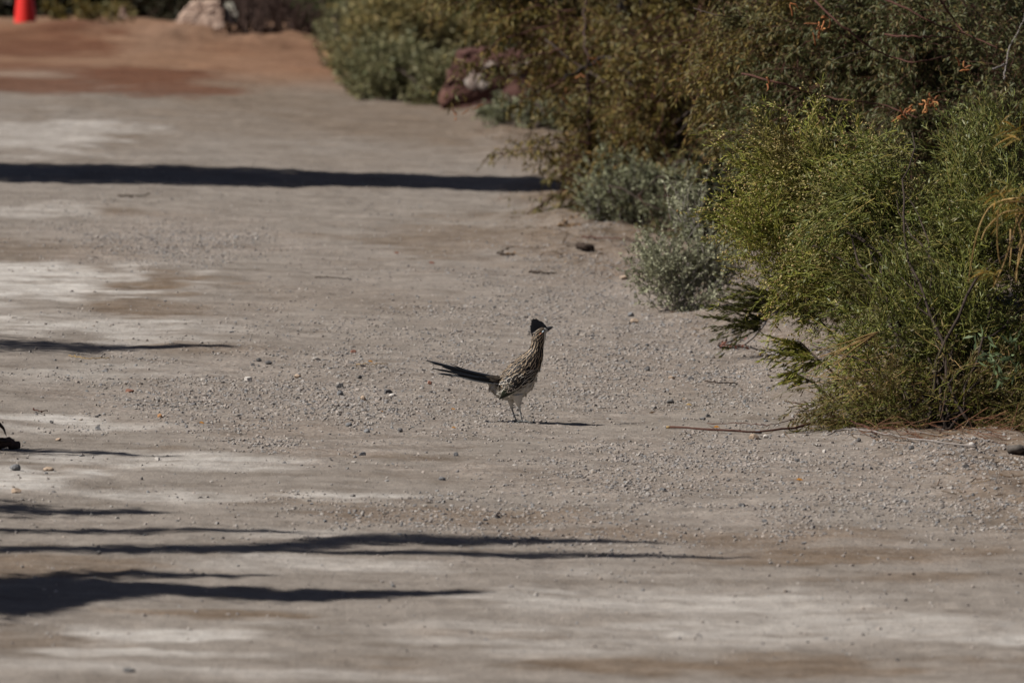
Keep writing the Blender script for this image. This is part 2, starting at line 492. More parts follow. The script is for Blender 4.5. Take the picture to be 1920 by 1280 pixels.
def make_ground():
    xs = np.concatenate([-np.geomspace(900, 6, 22), np.arange(-5.6, -2.9, .1), np.arange(-2.9, 3.1, .018), np.arange(3.1, 6, .1), np.geomspace(6.2, 900, 22)])
    ys = np.concatenate([-np.geomspace(400, 4, 10), np.linspace(0, 20, 12), np.arange(20.5, 22, .12), np.arange(22, 46, .034), np.arange(46, 75, .08), np.arange(75, 90, .5), np.geomspace(91, 1500, 24)])
    X, Y = np.meshgrid(xs, ys)
    Z = gz(X, Y)
    nx, ny = len(xs), len(ys)
    i = (np.arange(ny - 1)[:, None] * nx + np.arange(nx - 1)[None]).ravel()
    q = np.stack([i, i + 1, i + nx + 1, i + nx], -1)
    a = Acc(); a.add(np.stack([X, Y, Z], -1), q)
    o = build("road", a, ground_mat())
    tag(o, kind="structure", label="pale dusty gravel lane with damp brown and whitish patches", cat="road")
    x, y = X.ravel(), Y.ravel()
    white = blob_mask(x, y, [(40, 250, 200, 34, .65), (60, 520, 260, 45, 1), (120, 610, 300, 30, .7), (60, 395, 120, 14, .5), (60, 783, 150, 9, 1), (40, 905, 140, 40, 1),
                             (330, 1190, 190, 14, 1), (300, 1225, 190, 8, .9), (1250, 1130, 380, 26, .55), (1600, 1175, 400, 28, .6), (1150, 1210, 340, 16, .4),
                             (650, 932, 150, 9, .8), (300, 862, 330, 16, .7), (250, 930, 280, 14, .7), (700, 1060, 420, 14, .5), (1900, 1200, 300, 10, .8), (300, 1255, 400, 8, .5),
                             (180, 800, 200, 12, .6), (560, 1000, 160, 8, .4), (250, 700, 260, 22, .35), (850, 1180, 350, 14, .4)], 101)
    brown = blob_mask(x, y, [(235, 525, 150, 36, 1), (240, 578, 120, 14, .9), (320, 552, 110, 10, .8), (230, 397, 150, 9, .9), (110, 470, 180, 22, .6), (330, 655, 140, 12, .7), (620, 850, 260, 9, .7),
                             (400, 800, 300, 16, .45), (880, 968, 340, 16, 1), (1250, 1005, 360, 18, 1), (1560, 1040, 300, 16, 1), (1780, 1080, 240, 12, .8),
                             (900, 1187, 170, 8, 1), (1350, 1250, 560, 22, .9), (60, 1060, 260, 22, .8), (60, 1200, 260, 22, .6), (350, 1148, 230, 8, 1), (560, 940, 200, 12, .6),
                             (150, 870, 220, 10, .4), (500, 330, 320, 20, .3), (480, 230, 420, 20, .5), (640, 200, 250, 16, .35), (900, 230, 260, 40, .8), (1000, 440, 320, 46, .75),
                             (1150, 500, 220, 40, .5), (1400, 700, 420, 60, .35), (1800, 860, 260, 30, .5), (1100, 900, 500, 20, .25), (640, 560, 260, 30, .25), (1400, 900, 300, 20, .25)], 202)
    tanz = np.clip((y - 45) / 5, 0, 1) * np.clip(fbm(x / .8, y / 2.2, 88, 4) * 2.4 - .6, 0, 1)
    brown = np.maximum(brown, .75 * tanz)
    red = np.clip((y - 54.6 - 1.4 * (fbm(x / 1.1, y / 2.5, 8, 3) - .5) * 2) / 3.2, 0, 1) * (.65 + .35 * fbm(x / .9, y / 2, 9, 3))
    deep = blob_mask(x, y, [(250, 146, 200, 22, 1), (60, 160, 230, 18, .9), (110, 92, 150, 16, 1), (40, 78, 150, 10, .8), (330, 168, 120, 10, .9), (60, 125, 160, 12, .7), (590, 115, 70, 16, .25), (500, 90, 140, 8, .25)], 303, .5, (.6, 1.6))
    gravel = np.clip(blob_mask(x, y, [(620, 750, 430, 90, 1), (330, 450, 260, 60, .8), (1200, 640, 420, 120, .9), (1500, 880, 600, 80, 1), (1100, 1000, 700, 60, .5), (900, 560, 500, 150, .4)], 404) + .15, 0, 1)
    vg = verge(x, y) * np.clip(.25 + 1.1 * fbm(x / .35, y / .7, 47, 4), 0, 1)
    brown = np.maximum(brown, np.clip(1.15 * vg, 0, 1))
    gravel *= (1 - white * .8)
    for nme, v in (("white", white), ("brown", brown * (1 - .6 * white)), ("red", red), ("deepred", deep), ("gravel", gravel)):
        at = o.data.attributes.new(nme, 'FLOAT', 'POINT')
        at.data.foreach_set("value", v.astype(np.float32))
    return o


ground = make_ground()


def stone_mat(name, cols):
    m, nt, b = new_mat(name)
    c = ramp(nt, cols, island(nt), False)
    mx = nt.nodes.new("ShaderNodeMix"); mx.data_type = 'RGBA'; mx.blend_type = 'OVERLAY'; mx.inputs[0].default_value = .5
    nt.links.new(c, mx.inputs[6]); nt.links.new(ramp(nt, [(.25, .25, .25), (.8, .8, .8)], noise(nt, 180, 4)), mx.inputs[7])
    nt.links.new(mx.outputs[2], b.inputs["Base Color"]); b.inputs["Roughness"].default_value = .9
    return m


M_gravel = stone_mat("gravel_stone", [(.12, .115, .115), (.23, .20, .175), (.30, .255, .22), (.20, .18, .165), (.245, .205, .168), (.155, .157, .16), (.31, .28, .25), (.24, .215, .19)])


def make_gravel():
    n = 760000
    Yr = 22.5 + (47 - 22.5) * rng.random(n) ** 1.15
    Xr = (rng.random(n) * 2 - 1) * (0.0585 * Yr + 0.6)
    keep = rng.random(n)
    dens = blob_mask(Xr, Yr, [(620, 745, 400, 75, 1), (330, 455, 230, 50, .8), (1220, 680, 420, 110, .75), (1500, 880, 620, 60, .9), (1650, 960, 400, 50, .7), (1000, 960, 600, 50, .35),
                              (900, 700, 500, 150, .3), (1150, 520, 300, 80, .5)], 505)
    wh = blob_mask(Xr, Yr, [(60, 540, 300, 80, 1), (900, 1180, 2400, 190, .85), (60, 250, 300, 60, 1), (200, 900, 420, 60, .6)], 606)
    dens = np.clip(dens * .9 + .05, 0, 1) * (.3 + 1.0 * np.clip(fbm(Xr / .3, Yr / .6, 77, 4) - .3, 0, 1) * 1.9) * (1 - .8 * wh)
    k = keep < dens
    x, y = Xr[k], Yr[k]
    r = 0.0015 + 0.0058 * rng.random(len(x)) ** 3.2
    big = rng.random(len(x)) < 0.05 * np.clip(dens[k] - .25, 0, 1)
    r[big] = .005 + .006 * rng.random(big.sum()) ** 1.5
    a = Acc()
    pebbles(a, np.stack([x, y, gz(x, y) + r * 0.15], -1), r)
    o = build("gravel", a, M_gravel, smooth=False)
    tag(o, "loose grey and tan gravel scattered over the lane", "gravel", kind="stuff")
    print("gravel stones", len(x))


make_gravel()

# ------------------------------------------------------------------ single stones
M_stones = {
    "grey": noise_mat("stone_grey", [(.12, .12, .125), (.20, .195, .19)], 150, .9, .4, dist=.003),
    "dark": noise_mat("stone_dark", [(.065, .062, .062), (.125, .118, .112)], 150, .9, .4, dist=.003),
    "tan": noise_mat("stone_tan", [(.26, .19, .135), (.38, .29, .215)], 150, .9, .4, dist=.003),
    "white": noise_mat("stone_white", [(.38, .345, .305), (.54, .50, .455)], 150, .9, .4, dist=.003),
    "orange": noise_mat("stone_orange", [(.24, .12, .055), (.38, .21, .10)], 150, .9, .4, dist=.003),
    "red": noise_mat("stone_red", [(.15, .065, .042), (.24, .12, .085)], 150, .9, .4, dist=.003),
}


def stone_mesh(a, c, rx, ry, rz, seed):
    r2 = np.random.default_rng(seed)
    # icosphere, one subdivision, cut by random planes so that it looks broken
    V = list(ICO_V); mid = {}; Fs = []

    def md(i, j):
        k = (min(i, j), max(i, j))
        if k not in mid:
            V.append(unit(np.asarray(V[i]) + V[j])); mid[k] = len(V) - 1
        return mid[k]
    fs = ICO_F.tolist()
    for _ in range(2):
        Fs = []
        mid.clear()
        for (p, q, s) in fs:
            x, y, z = md(p, q), md(q, s), md(s, p)
            Fs += [(p, x, z), (q, y, x), (s, z, y), (x, y, z)]
        fs = Fs
    v = np.array(V)
    for _ in range(9):
        n = unit(r2.normal(size=3)); d = 0.55 + 0.3 * r2.random()
        t = v @ n - d
        v = v - np.clip(t, 0, None)[:, None] * n
    v = v * (1 + .03 * r2.normal(size=(len(v), 1)))
    a.add(v * np.array([rx, ry, rz]) + c, np.array(fs))


def stone(px, py, wpx, hpx, col, label, seed):
    g = G(px, py); k = g[1] / F
    rx = wpx * k * 0.55; rz = hpx * k * 0.62
    a = Acc(); stone_mesh(a, g + np.array([0, 0, rz * 0.55]), rx, rx * .85, rz, seed)
    o = build("stone", a, M_stones[col], loc=tuple(g), smooth=False)
    tag(o, label, "stone", "single stones lying on the lane")


STONES = [
    (958, 792, 12, 6, "white", "cream pebble touching the bird's rear foot"),
    (300, 784, 11, 9, "orange", "orange tan stone alone on the pale lane left of the gravel"),
    (243, 736, 16, 8, "red", "reddish brown stone above the small orange tan one on the left"),
    (184, 804, 12, 9, "grey", "grey stone lower left of the orange tan stone"),
    (295, 860, 10, 7, "white", "pale round pebble below the thin shadow at left"),
    (109, 824, 11, 6, "tan", "low tan stone just right of the driftwood log"),
    (97, 793, 9, 6, "dark", "dark chip at the right end of the white crust on the left"),
    (750, 809, 12, 9, "dark", "dark brown rounded stone lower left of the bird's feet"),
    (727, 737, 18, 9, "dark", "dark flat stone with a pale neighbour under the bird's tail"),
    (736, 742, 12, 6, "white", "pale chip lying against the dark flat stone under the tail"),
    (663, 660, 11, 7, "red", "brown stone alone above the left end of the tail"),
    (674, 711, 9, 7, "dark", "small dark stone in the gravel left of the tail tips"),
    (465, 715, 14, 10, "white", "bright whitish stone at the left of the coarse gravel"),
    (636, 727, 15, 11, "dark", "dark grey angular stone in the middle of the coarse gravel"),
    (637, 742, 14, 12, "grey", "grey green upright stone below the dark angular stone"),
    (474, 685, 9, 6, "dark", "left stone of a row of small dark stones above the gravel"),
    (485, 677, 10, 7, "dark", "upper stone of a row of small dark stones above the gravel"),
    (503, 683, 15, 8, "dark", "widest stone of a row of small dark stones above the gravel"),
    (805, 722, 9, 9, "red", "brown stone standing just below the lowest tail feather"),
    (559, 709, 14, 9, "tan", "tan stone in the upper part of the coarse gravel"),
    (681, 750, 11, 11, "tan", "tan orange rounded stone in the lower gravel"),
    (654, 799, 12, 8, "grey", "grey stone at the lower edge of the coarse gravel"),
    (689, 810, 13, 8, "grey", "wide grey stone left of the dark brown rounded one"),
    (679, 852, 13, 9, "grey", "pointed grey stone on the brown streak below the gravel"),
    (854, 852, 10, 8, "grey", "bluish grey stone below the bird's tail, far below the feet"),
    (1213, 694, 13, 10, "dark", "dark round stone alone on the sand between bird and bush"),
    (1260, 713, 14, 7, "tan", "tan flat stone below the dark round one, right of the bird"),
    (1295, 713, 12, 7, "dark", "blue grey stone right of the tan flat stone"),
    (1257, 755, 14, 7, "dark", "dark flat stone above the left tip of the red stick"),
    (1327, 782, 9, 7, "dark", "dark chip just above the red stick"),
    (1318, 788, 12, 7, "grey", "grey chip under the dark chip above the red stick"),
    (1413, 824, 18, 12, "tan", "tan stone in front of the red stick"),
    (1422, 812, 12, 10, "grey", "grey stone leaning on the red stick"),
    (1436, 822, 11, 8, "white", "whitish stone right of the tan one by the red stick"),
    (1545, 847, 8, 7, "white", "white pebble below the fork of the sticks"),
    (1610, 826, 8, 10, "dark", "dark upright chip below the grey stick"),
    (1709, 846, 11, 9, "dark", "dark stone below the middle of the grey stick"),
    (1495, 866, 12, 8, "dark", "dark stone in the gravel below the white pebble"),
    (1822, 841, 15, 8, "white", "bright white stone at the bush foot beside the dark log"),
    (1810, 878, 14, 10, "dark", "dark stone in the gravel below the white stone by the log"),
    (1170, 525, 18, 8, "tan", "pinkish flat stone left of the pale saltbush"),
    (1190, 604, 16, 9, "tan", "rounded pinkish stone above right of the bird"),
    (1182, 592, 14, 9, "grey", "grey stone touching the rounded pinkish one"),
    (30, 925, 20, 10, "tan", "large pale lump in the crusty mound at the left edge"),
    (90, 880, 22, 8, "tan", "wide pale lump in the crusty mound under the thin shadow"),
    (28, 882, 20, 14, "grey", "grey angular stone at the left edge below the log"),
    (185, 1042, 10, 8, "dark", "small dark stone under the broad shadow at lower left"),
    (240, 1262, 26, 7, "dark", "dark clod near the bottom edge at left"),
    (1390, 948, 14, 7, "dark", "dark chip in the gravel below the fork of sticks"),
    (1243, 918, 14, 8, "grey", "grey stone on the smooth gravel right below the bird"),
    (829, 900, 12, 8, "grey", "grey stone on the brown streak directly below the bird"),
]
for i, (px, py, w, h, col, lab) in enumerate(STONES):
    stone(px, py, w, h, col, lab, 900 + i)


# ------------------------------------------------------------------ sticks, straws, leaves on the ground
def stick(name, label, cat, pts, r0, r1, mat, twigs=(), lift=0.006, K=26, parts=()):
    """pts: (px, py, height above ground)"""
    pp = []
    for (px, py, hgt) in pts:
        g = G(px, py + hgt / (G(px, py)[1] / F)) if hgt else G(px, py)
        pp.append(g + np.array([0, 0, hgt + lift]))
    c = spline(pp, K) + rng.normal(size=(K, 3)) * 0.0018
    a = Acc(); tubes(a, c, np.linspace(r0, r1, K) * (1 + .12 * rng.normal(size=K)), 6)
    base = pp[0]
    t = thing(name, label, cat, base) if twigs or parts else None
    o = build("main_stem" if t else name, a, mat, t, loc=base)
    if not t:
        tag(o, label, cat)
    for (pts2, ra, rb) in twigs:
        q = [G(px, py + hh / (G(px, py)[1] / F)) + np.array([0, 0, hh + lift]) for (px, py, hh) in pts2]
        b = Acc(); tubes(b, spline(q, 16), np.linspace(ra, rb, 16), 5)
        build("side_twig", b, mat, t, loc=base)
    return t or o, base


t, b0 = stick("stick", "long dark red stick lying on the gravel, its right end raised by the bush", "stick",
              [(1258, 807, 0), (1300, 810, .002), (1370, 812, .004), (1430, 811, .006), (1490, 805, .012), (1530, 796, .02), (1560, 785, .035), (1585, 790, .025), (1620, 800, .012), (1645, 814, .003)],
              .0042, .0028, M_redtwig,
              twigs=[([(1555, 788, .03), (1570, 778, .04), (1590, 772, .05)], .002, .001)])
a = Acc(); g0 = G(1256, 807) + np.array([0, 0, .006])
tubes(a, np.stack([g0 + np.array([-.012, 0, 0]), g0 + np.array([.002, 0, 0])]), [.0046, .0046], 6)
build("broken_end", a, M_straw, t, loc=b0)
stick("stick", "thin red twig with a hooked end behind the long dark red stick", "stick",
      [(1325, 797, 0), (1400, 800, .002), (1450, 801, .004), (1485, 788, .015), (1500, 768, .03)], .0018, .001, M_redtwig,
      twigs=[([(1470, 755, .03), (1495, 758, .04), (1513, 765, .03), (1518, 790, .005)], .0016, .001)])
stick("stick", "pale grey forked stick running along the foot of the bush", "stick",
      [(1552, 817, .002), (1590, 807, .012), (1650, 811, .012), (1700, 821, .008), (1760, 833, .004), (1830, 845, .0)], .0025, .0036, M_greytwig,
      twigs=[([(1700, 818, .01), (1715, 812, .02), (1760, 822, .02)], .0016, .001), ([(1640, 812, .01), (1600, 815, .01), (1585, 822, .002)], .0016, .001)])
stick("stick", "dark curved twig on the lane just below the far shadow band at left", "stick", [(222, 367, 0), (245, 368, .004), (268, 367, .01), (282, 364, .02)], .005, .003, M_bark)
stick("stick", "dark straight twig left of the saltbush, above the bird", "stick", [(992, 510, .0), (1015, 512, .004), (1042, 513, 0)], .005, .003, M_bark)
stick("stick", "dark thin stick in the litter beside the saltbush", "stick", [(1090, 447, .0), (1150, 452, .01), (1205, 457, 0)], .004, .002, M_redtwig)
stick("stick", "short thick dark stick lying in brown litter left of the saltbush", "stick", [(1086, 466, .012), (1098, 465, .02), (1112, 468, .008)], .016, .012, M_bark)
stick("stick", "thin olive twig lying on smooth grit left of the bird's head", "stick", [(590, 520, 0), (625, 521, .003), (660, 522, 0)], .0025, .0015, M_bark)
stick("stick", "small dark twig on the grit below the red stick's left half", "stick", [(1322, 719, 0), (1350, 721, .004), (1385, 722, 0)], .003, .002, M_bark)
stick("straw", "pale yellow straw lying above the left end of the tail", "straw", [(668, 688, .001), (690, 688, .003), (727, 687, .001)], .0018, .0014, M_straw)
stick("straw", "pale yellow straw on the white patch below the tree shadow at left", "straw", [(128, 669, .001), (165, 671, .003), (205, 672, .001)], .0018, .0014, M_straw)
stick("stick", "short reddish twig on pale grit above the white crust at left", "stick", [(60, 770, .002), (75, 772, .003), (90, 772, .001)], .002, .0016, M_redtwig)
stick("stick", "grey stub twig right of the reddish dead sprig", "stick", [(1432, 672, .0), (1445, 667, .012), (1470, 672, .006)], .004, .003, M_greytwig)

# dead sprig with red leaves in front of the dark green sprig
def dead_sprig(px, py, label, n, mat_leaf, sc=1.0):
    g = G(px, py)
    t = thing("dead_sprig", label, "sprig", g)
    a = Acc(); D = np.array([[1, .1, .12]]) + rng.normal(size=(5, 3)) * .25
    pt = sprays(np.repeat(g[None], 5, 0) + [0, 0, .01], D, np.full(5, .11 * sc), 6, .1, .15)
    pt[..., 2] = np.maximum(pt[..., 2], g[2] + .004)
    tubes(a, pt, .0016, 4); build("stem", a, M_bark, t, loc=g)
    b = Acc(); q, d = sample(pt, rng.random((5, n)))
    leaves(b, q.reshape(-1, 3), d.reshape(-1, 3) + rdir(5 * n) * .8, .022 * sc, .010 * sc)
    build("dead_leaf_cluster", b, mat_leaf, t, loc=g)


M_redleaf = leaf_mat("red_leaf", [(.13, .045, .030), (.20, .08, .05), (.08, .03, .02)], .1)
M_brownleaf = leaf_mat("brown_leaf", [(.12, .065, .028), (.20, .115, .05), (.07, .04, .02)], .1)
dead_sprig(1345, 655, "reddish dead sprig lying below the drooping dark green branch", 7, M_redleaf)
dead_sprig(1045, 428, "tuft of rusty brown dead leaves lying left of the saltbush", 22, M_brownleaf, 1.0)
dead_sprig(930, 480, "brown litter sprig lying above the bird", 5, M_brownleaf, .9)
dead_sprig(1190, 425, "dark leafy scrap at the edge of the grey green undergrowth", 9, M_bush_dark, .7)


def fallen_leaf(px, py, w, mat, label):
    g = G(px, py); k = g[1] / F * w
    a = Acc()
    pts = sprays(g[None] + [[-k / 2, 0, .004]], np.array([[1, .2, .5]]), np.array([k]), 6, .22, .05)[0]
    sd = np.array([0.1, 1, .35]); wd = np.array([.1, .7, 1, .9, .55, .05]) * k * .3
    V = np.stack([pts - sd * wd[:, None], pts + [0, 0, -.002], pts + sd * wd[:, None]], 1).reshape(-1, 3)
    q = [[3 * i + j, 3 * i + j + 1, 3 * i + j + 4, 3 * i + j + 3] for i in range(5) for j in range(2)]
    a.add(V, q)
    o = build("fallen_leaf", a, mat, loc=g)
    tag(o, label, "leaf", "fallen leaves on the lane")


for (px, py, w, mt, lab) in [(745, 477, 12, M_redleaf, "red leaf on the grit above left of the bird, left one of two"), (811, 494, 15, M_redleaf, "red leaf on the grit above left of the bird, right one of two"),
                            (850, 768, 9, M_orange_leaf, "orange leaf on the grit left of the bird's legs"), (851, 801, 9, M_orange_leaf, "orange leaf lying lower left of the bird's feet"),
                            (695, 681, 10, M_orange_leaf, "orange leaf beside the straw above the tail tips"), (379, 793, 11, M_orange_leaf, "orange leaf on pale dust right of the orange stone"),
                            (1345, 803, 14, M_orange_leaf, "yellow orange leaf resting behind the red stick"), (1474, 651, 16, M_orange_leaf, "orange brown leaf beside the lowest bush sprigs"),
                            (1500, 898, 14, M_orange_leaf, "orange leaf on the gravel below the grey stick"), (1292, 760, 12, M_straw, "straw coloured leaf above the red stick's left end"),
                            (715, 776, 8, M_orange_leaf, "small orange leaf in the lower coarse gravel")]:
    fallen_leaf(px, py, w, mt, lab)


# driftwood at the left edge, log at the right edge
def log(name, label, p0, p1, r, mat, extra=None, seed=0):
    t = thing(name, label, "log", p0)
    K = 14
    c = np.linspace(0, 1, K)[:, None] * (p1 - p0) + p0 + rng.normal(size=(K, 3)) * .004
    a = Acc(); tubes(a, c, r * (1 + .10 * rng.normal(size=K)) * np.interp(np.linspace(0, 1, K), [0, .9, 1], [1, .95, .7]), 10)
    build("log_body", a, mat, t, loc=p0)
    b = Acc()
    for k in range(10):
        an = rng.random() * 6.28; off = np.array([0, math.cos(an), math.sin(an)]) * r * 1.02
        i0 = rng.random() * .5; q = p0 + (p1 - p0) * np.array([[i0], [i0 + .2], [i0 + .45]]) + off
        tubes(b, spline(q, 6), np.array([.001, .004, .004, .004, .003, .001]), 4)
    build("bark_strips", b, M_bark, t, loc=p0)
    if extra is not None:
        extra(t, p0)


gl = G(-60, 842); gr = G(34, 842)


def splinter(t, p0):
    a = Acc()
    tubes(a, spline([G(-40, 842) + [0, 0, .05], P(-14, 790, gr[1]), P(4, 800, gr[1]), P(12, 817, gr[1])], 12), np.linspace(.014, .001, 12), 5)
    build("splinter", a, M_bark, t, loc=p0)


log("driftwood_log", "dark weathered log end with a splinter at the left edge of the lane", gl + [0, 0, .018], gr + [0, .0, .014], .017, M_dead, splinter)
log("fallen_log", "thick grey brown log end at the foot of the green bush, right edge", G(1892, 850) + [0, 0, .012], G(2010, 852) + [0, 0, .014], .0125,
    noise_mat("log_bark", [(.05, .042, .036), (.12, .105, .09)], 60))


def make_litter():
    n = 80000
    y = rng.uniform(27, 58, n); x = rng.uniform(-.9, 2.6, n)
    d = verge(x, y) * (.12 + 1.1 * np.clip(fbm(x / .3, y / .5, 61, 4) - .42, 0, 1) * 2) * np.clip(1.2 - (y - 27) / 45, .2, 1)
    foot = np.exp(-(((x - 1.55) / .5) ** 2 + ((y - 30.2) / .9) ** 2)) * .5
    k = rng.random(n) < np.clip(d * .9 + foot, 0, 1) * .5
    x, y = x[k], y[k]; n = len(x)
    O = np.stack([x, y, gz(x, y) + .003], -1)
    a = Acc(); m = n // 2
    c = sprays(O[:m], rng.normal(size=(m, 3)) * [1, 1, .12], .02 + .06 * rng.random(m) ** 2, 4, 0, .2)
    c[..., 2] = np.maximum(c[..., 2], gz(c[..., 0], c[..., 1]) + .002)
    tubes(a, c, (.0008 + .0011 * rng.random(m))[:, None], 3)
    leaves(a, O[m:], rng.normal(size=(n - m, 3)) * [1, 1, .25], .012 + .014 * rng.random(n - m), .005 + .004 * rng.random(n - m))
    o = build("leaf_litter", a, leaf_mat("litter", [(.10, .06, .032), (.20, .13, .075), (.05, .035, .025), (.28, .20, .12), (.14, .075, .05)], .05))
    tag(o, "brown twigs and dead leaf bits littering the dirt verge below the shrubs", "leaf litter", kind="stuff")
    print("litter", n)


make_litter()

# ------------------------------------------------------------------ plants
def blob_pts(n, blobs, power=2.4):
    """n points in blobs (px, py, rx, ry, Y, rd, weight)"""
    w = np.array([b[6] for b in blobs], float); w /= w.sum()
    idx = rng.choice(len(blobs), n, p=w)
    bb = np.array([b[:6] for b in blobs], float)[idx]
    s = ball(n, power)
    Y = bb[:, 4] + s[:, 1] * bb[:, 5]
    c = P(bb[:, 0], bb[:, 1], bb[:, 4]); k = bb[:, 4] / F
    pt = np.stack([c[:, 0] + s[:, 0] * bb[:, 2] * k, Y, c[:, 2] + s[:, 2] * bb[:, 3] * k], -1)
    return pt, s, idx


def plant(name, label, cat, base, blobs, *, n, spray, K=6, out=.6, up=.5, rand=.5, bias=(0, 0, 0), droop=.12, wob=.15,
          leaf=(12, .02, .004), mats=None, zone=None, style='leaf', twig=.0012, twig_mat=None, stems=8, stem_r=(.012, .004), stem_mat=None,
          tips=None, group=None, power=2.4, frond_droop=.35, extra=None, foliage="foliage", trunk_name="stems", lrand=.9, clump=14):
    global rng
    rng = np.random.default_rng(zlib.crc32(label.encode()))
    base = np.asarray(base, float)
    t = thing(name, label, cat, base, group)
    # woody stems from the base to the blobs
    if stems:
        a = Acc(); w = np.array([b[6] for b in blobs]); w = w / w.sum()
        for s in range(stems):
            b = blobs[rng.choice(len(blobs), p=w)]
            e = P(b[0] + rng.normal() * b[2] * .5, b[1] + rng.normal() * b[3] * .5, b[4] + rng.normal() * b[5] * .5)
            o = base + np.array([rng.normal() * .05, rng.normal() * .05, -.02])
            mid = o * .55 + e * .45 + np.array([rng.normal() * .06, rng.normal() * .06, .12 * np.linalg.norm(e - o)])
            c = spline([o, mid, e], 14); c[1:-1] += rng.normal(size=(12, 3)) * .012
            tubes(a, c, np.linspace(stem_r[0], stem_r[1], 14) * (.7 + .6 * rng.random()), 6)
        build(trunk_name, a, stem_mat or M_bark, t, loc=base)
    ncl = max(8, n // clump)
    Oc, sc_, ic = blob_pts(ncl, blobs, power)
    ci = rng.integers(0, ncl, n)
    O = Oc[ci] + rng.normal(size=(n, 3)) * spray * .19; s = sc_[ci]; idx = ic[ci]
    Dc = rng.normal(size=(ncl, 3))[ci]
    L = spray * (.6 + .8 * rng.random(n))
    D = unit(O - base) * out + s * .5 + np.array([0, 0, up]) + (Dc * .8 + rng.normal(size=(n, 3)) * .55) * rand + np.array(bias)
    pts = sprays(O - unit(D) * L[:, None] * .4, D, L, K, droop, wob)
    # keep everything above the ground
    g = gz(pts[..., 0], pts[..., 1], False) + .004
    pts[..., 2] = np.maximum(pts[..., 2], g)
    f = Acc(); nm, ll, lw = leaf
    q, d = sample(pts, rng.random((n, nm)) ** .8)
    q = q.reshape(-1, 3); d = d.reshape(-1, 3)
    LL = ll * (.5 + rng.random(len(q))); WW = lw * (.6 + .8 * rng.random(len(q)))
    z = np.repeat(idx if zone is None else np.array(zone)[idx], nm)
    if zone is None:
        z = np.zeros(len(q), int)
    # ragged mixing of zones
    for zi in np.unique(z):
        k = z == zi
        if style == 'leaf':
            leaves(f, q[k], d[k] + rdir(k.sum()) * lrand, LL[k], WW[k], int(zi))
        else:
            fronds(f, q[k], d[k] * .6 + rdir(k.sum()) * lrand, LL[k], WW[k], int(zi), frond_droop)
    build(foliage, f, mats, t, loc=base)
    tw = Acc(); tubes(tw, pts, np.linspace(twig, twig * .4, K)[None], 3)
    build("twigs", tw, twig_mat or mats[0], t, loc=base)
    if tips:
        a = Acc(); (cnt, size, spread, mat, sel, tname) = tips
        ks = np.array([i for i in range(n) if idx[i] in sel]) if sel is not None else np.arange(n)
        q, d = sample(pts[ks], 1 - rng.random((len(ks), cnt)) ** 1.6 * .35)
        q = q.reshape(-1, 3) + rng.normal(size=(q.size // 3, 3)) * spread
        kk = rng.random(len(q)) < .8
        pebbles(a, q[kk], size * (.6 + .8 * rng.random(kk.sum())), 0, .9)
        build(tname, a, mat, t, loc=base)
    if extra:
        extra(t, base, pts)
    return t


# --- big green bush on the right
bb = G(1790, 815) + np.array([0, .35, 0])


def bush_extra(t, base, pts):
    # dry straw coloured stalks low on the left side
    a = Acc()
    O = P(rng.uniform(1560, 1900, 150), rng.uniform(640, 830, 150), 30.0) + rng.normal(size=(150, 3)) * [0, .15, 0]
    D = np.array([-.6, -.1, -.05]) + rng.normal(size=(150, 3)) * .6
    c = sprays(O, D, .06 + .14 * rng.random(150), 6, .04, .22)
    c[..., 2] = np.maximum(c[..., 2], gz(c[..., 0], c[..., 1], False) + .006)
    tubes(a, c, np.linspace(.0013, .0006, 6)[None], 4)
    # one pale broken stalk bundle
    for k in range(9):
        tubes(a, sprays(P(1648, 622, 29.75)[None], np.array([[-1, 0, -.55 + .12 * rng.normal()]]), np.array([.12 + .16 * rng.random()]), 6, .0, .05), np.linspace(.0018, .001, 6)[None], 4)
    build("dry_stalks", a, M_straw, t, loc=base)
    # red fallen needles at the foot
    r = Acc(); n = 80
    O = G(rng.uniform(1600, 1910, n), rng.uniform(815, 836, n)) + [0, .1, .01] + rng.random((n, 1)) * [[0, 0, .05]]
    c = sprays(O, np.array([.9, -.1, -.1]) + rng.normal(size=(n, 3)) * .4, .06 + .08 * rng.random(n), 4, .05, .1)
    c[..., 2] = np.maximum(c[..., 2], gz(c[..., 0], c[..., 1], False) + .006)
    tubes(r, c, .0010, 3)
    build("fallen_needles", r, leaf_mat("fallen_needle", [(.16, .065, .035), (.24, .11, .06), (.14, .09, .045)], .1), t, loc=base)
    # larger pale leaves at the lower right
    l = Acc()
    for (px, py) in [(1850, 665), (1900, 640), (1905, 690), (1880, 705), (1840, 640), (1890, 670), (1862, 690)]:
        c = P(px, py, 29.55); n = 9
        leaves(l, np.repeat(c[None], n, 0) + rng.normal(size=(n, 3)) * .012, rdir(n) + [0, -.3, .2], .045, .010)
    build("broad_leaves", l, leaf_mat("broad_leaf", [(.09, .13, .06), (.14, .18, .085)], .25), t, loc=base)


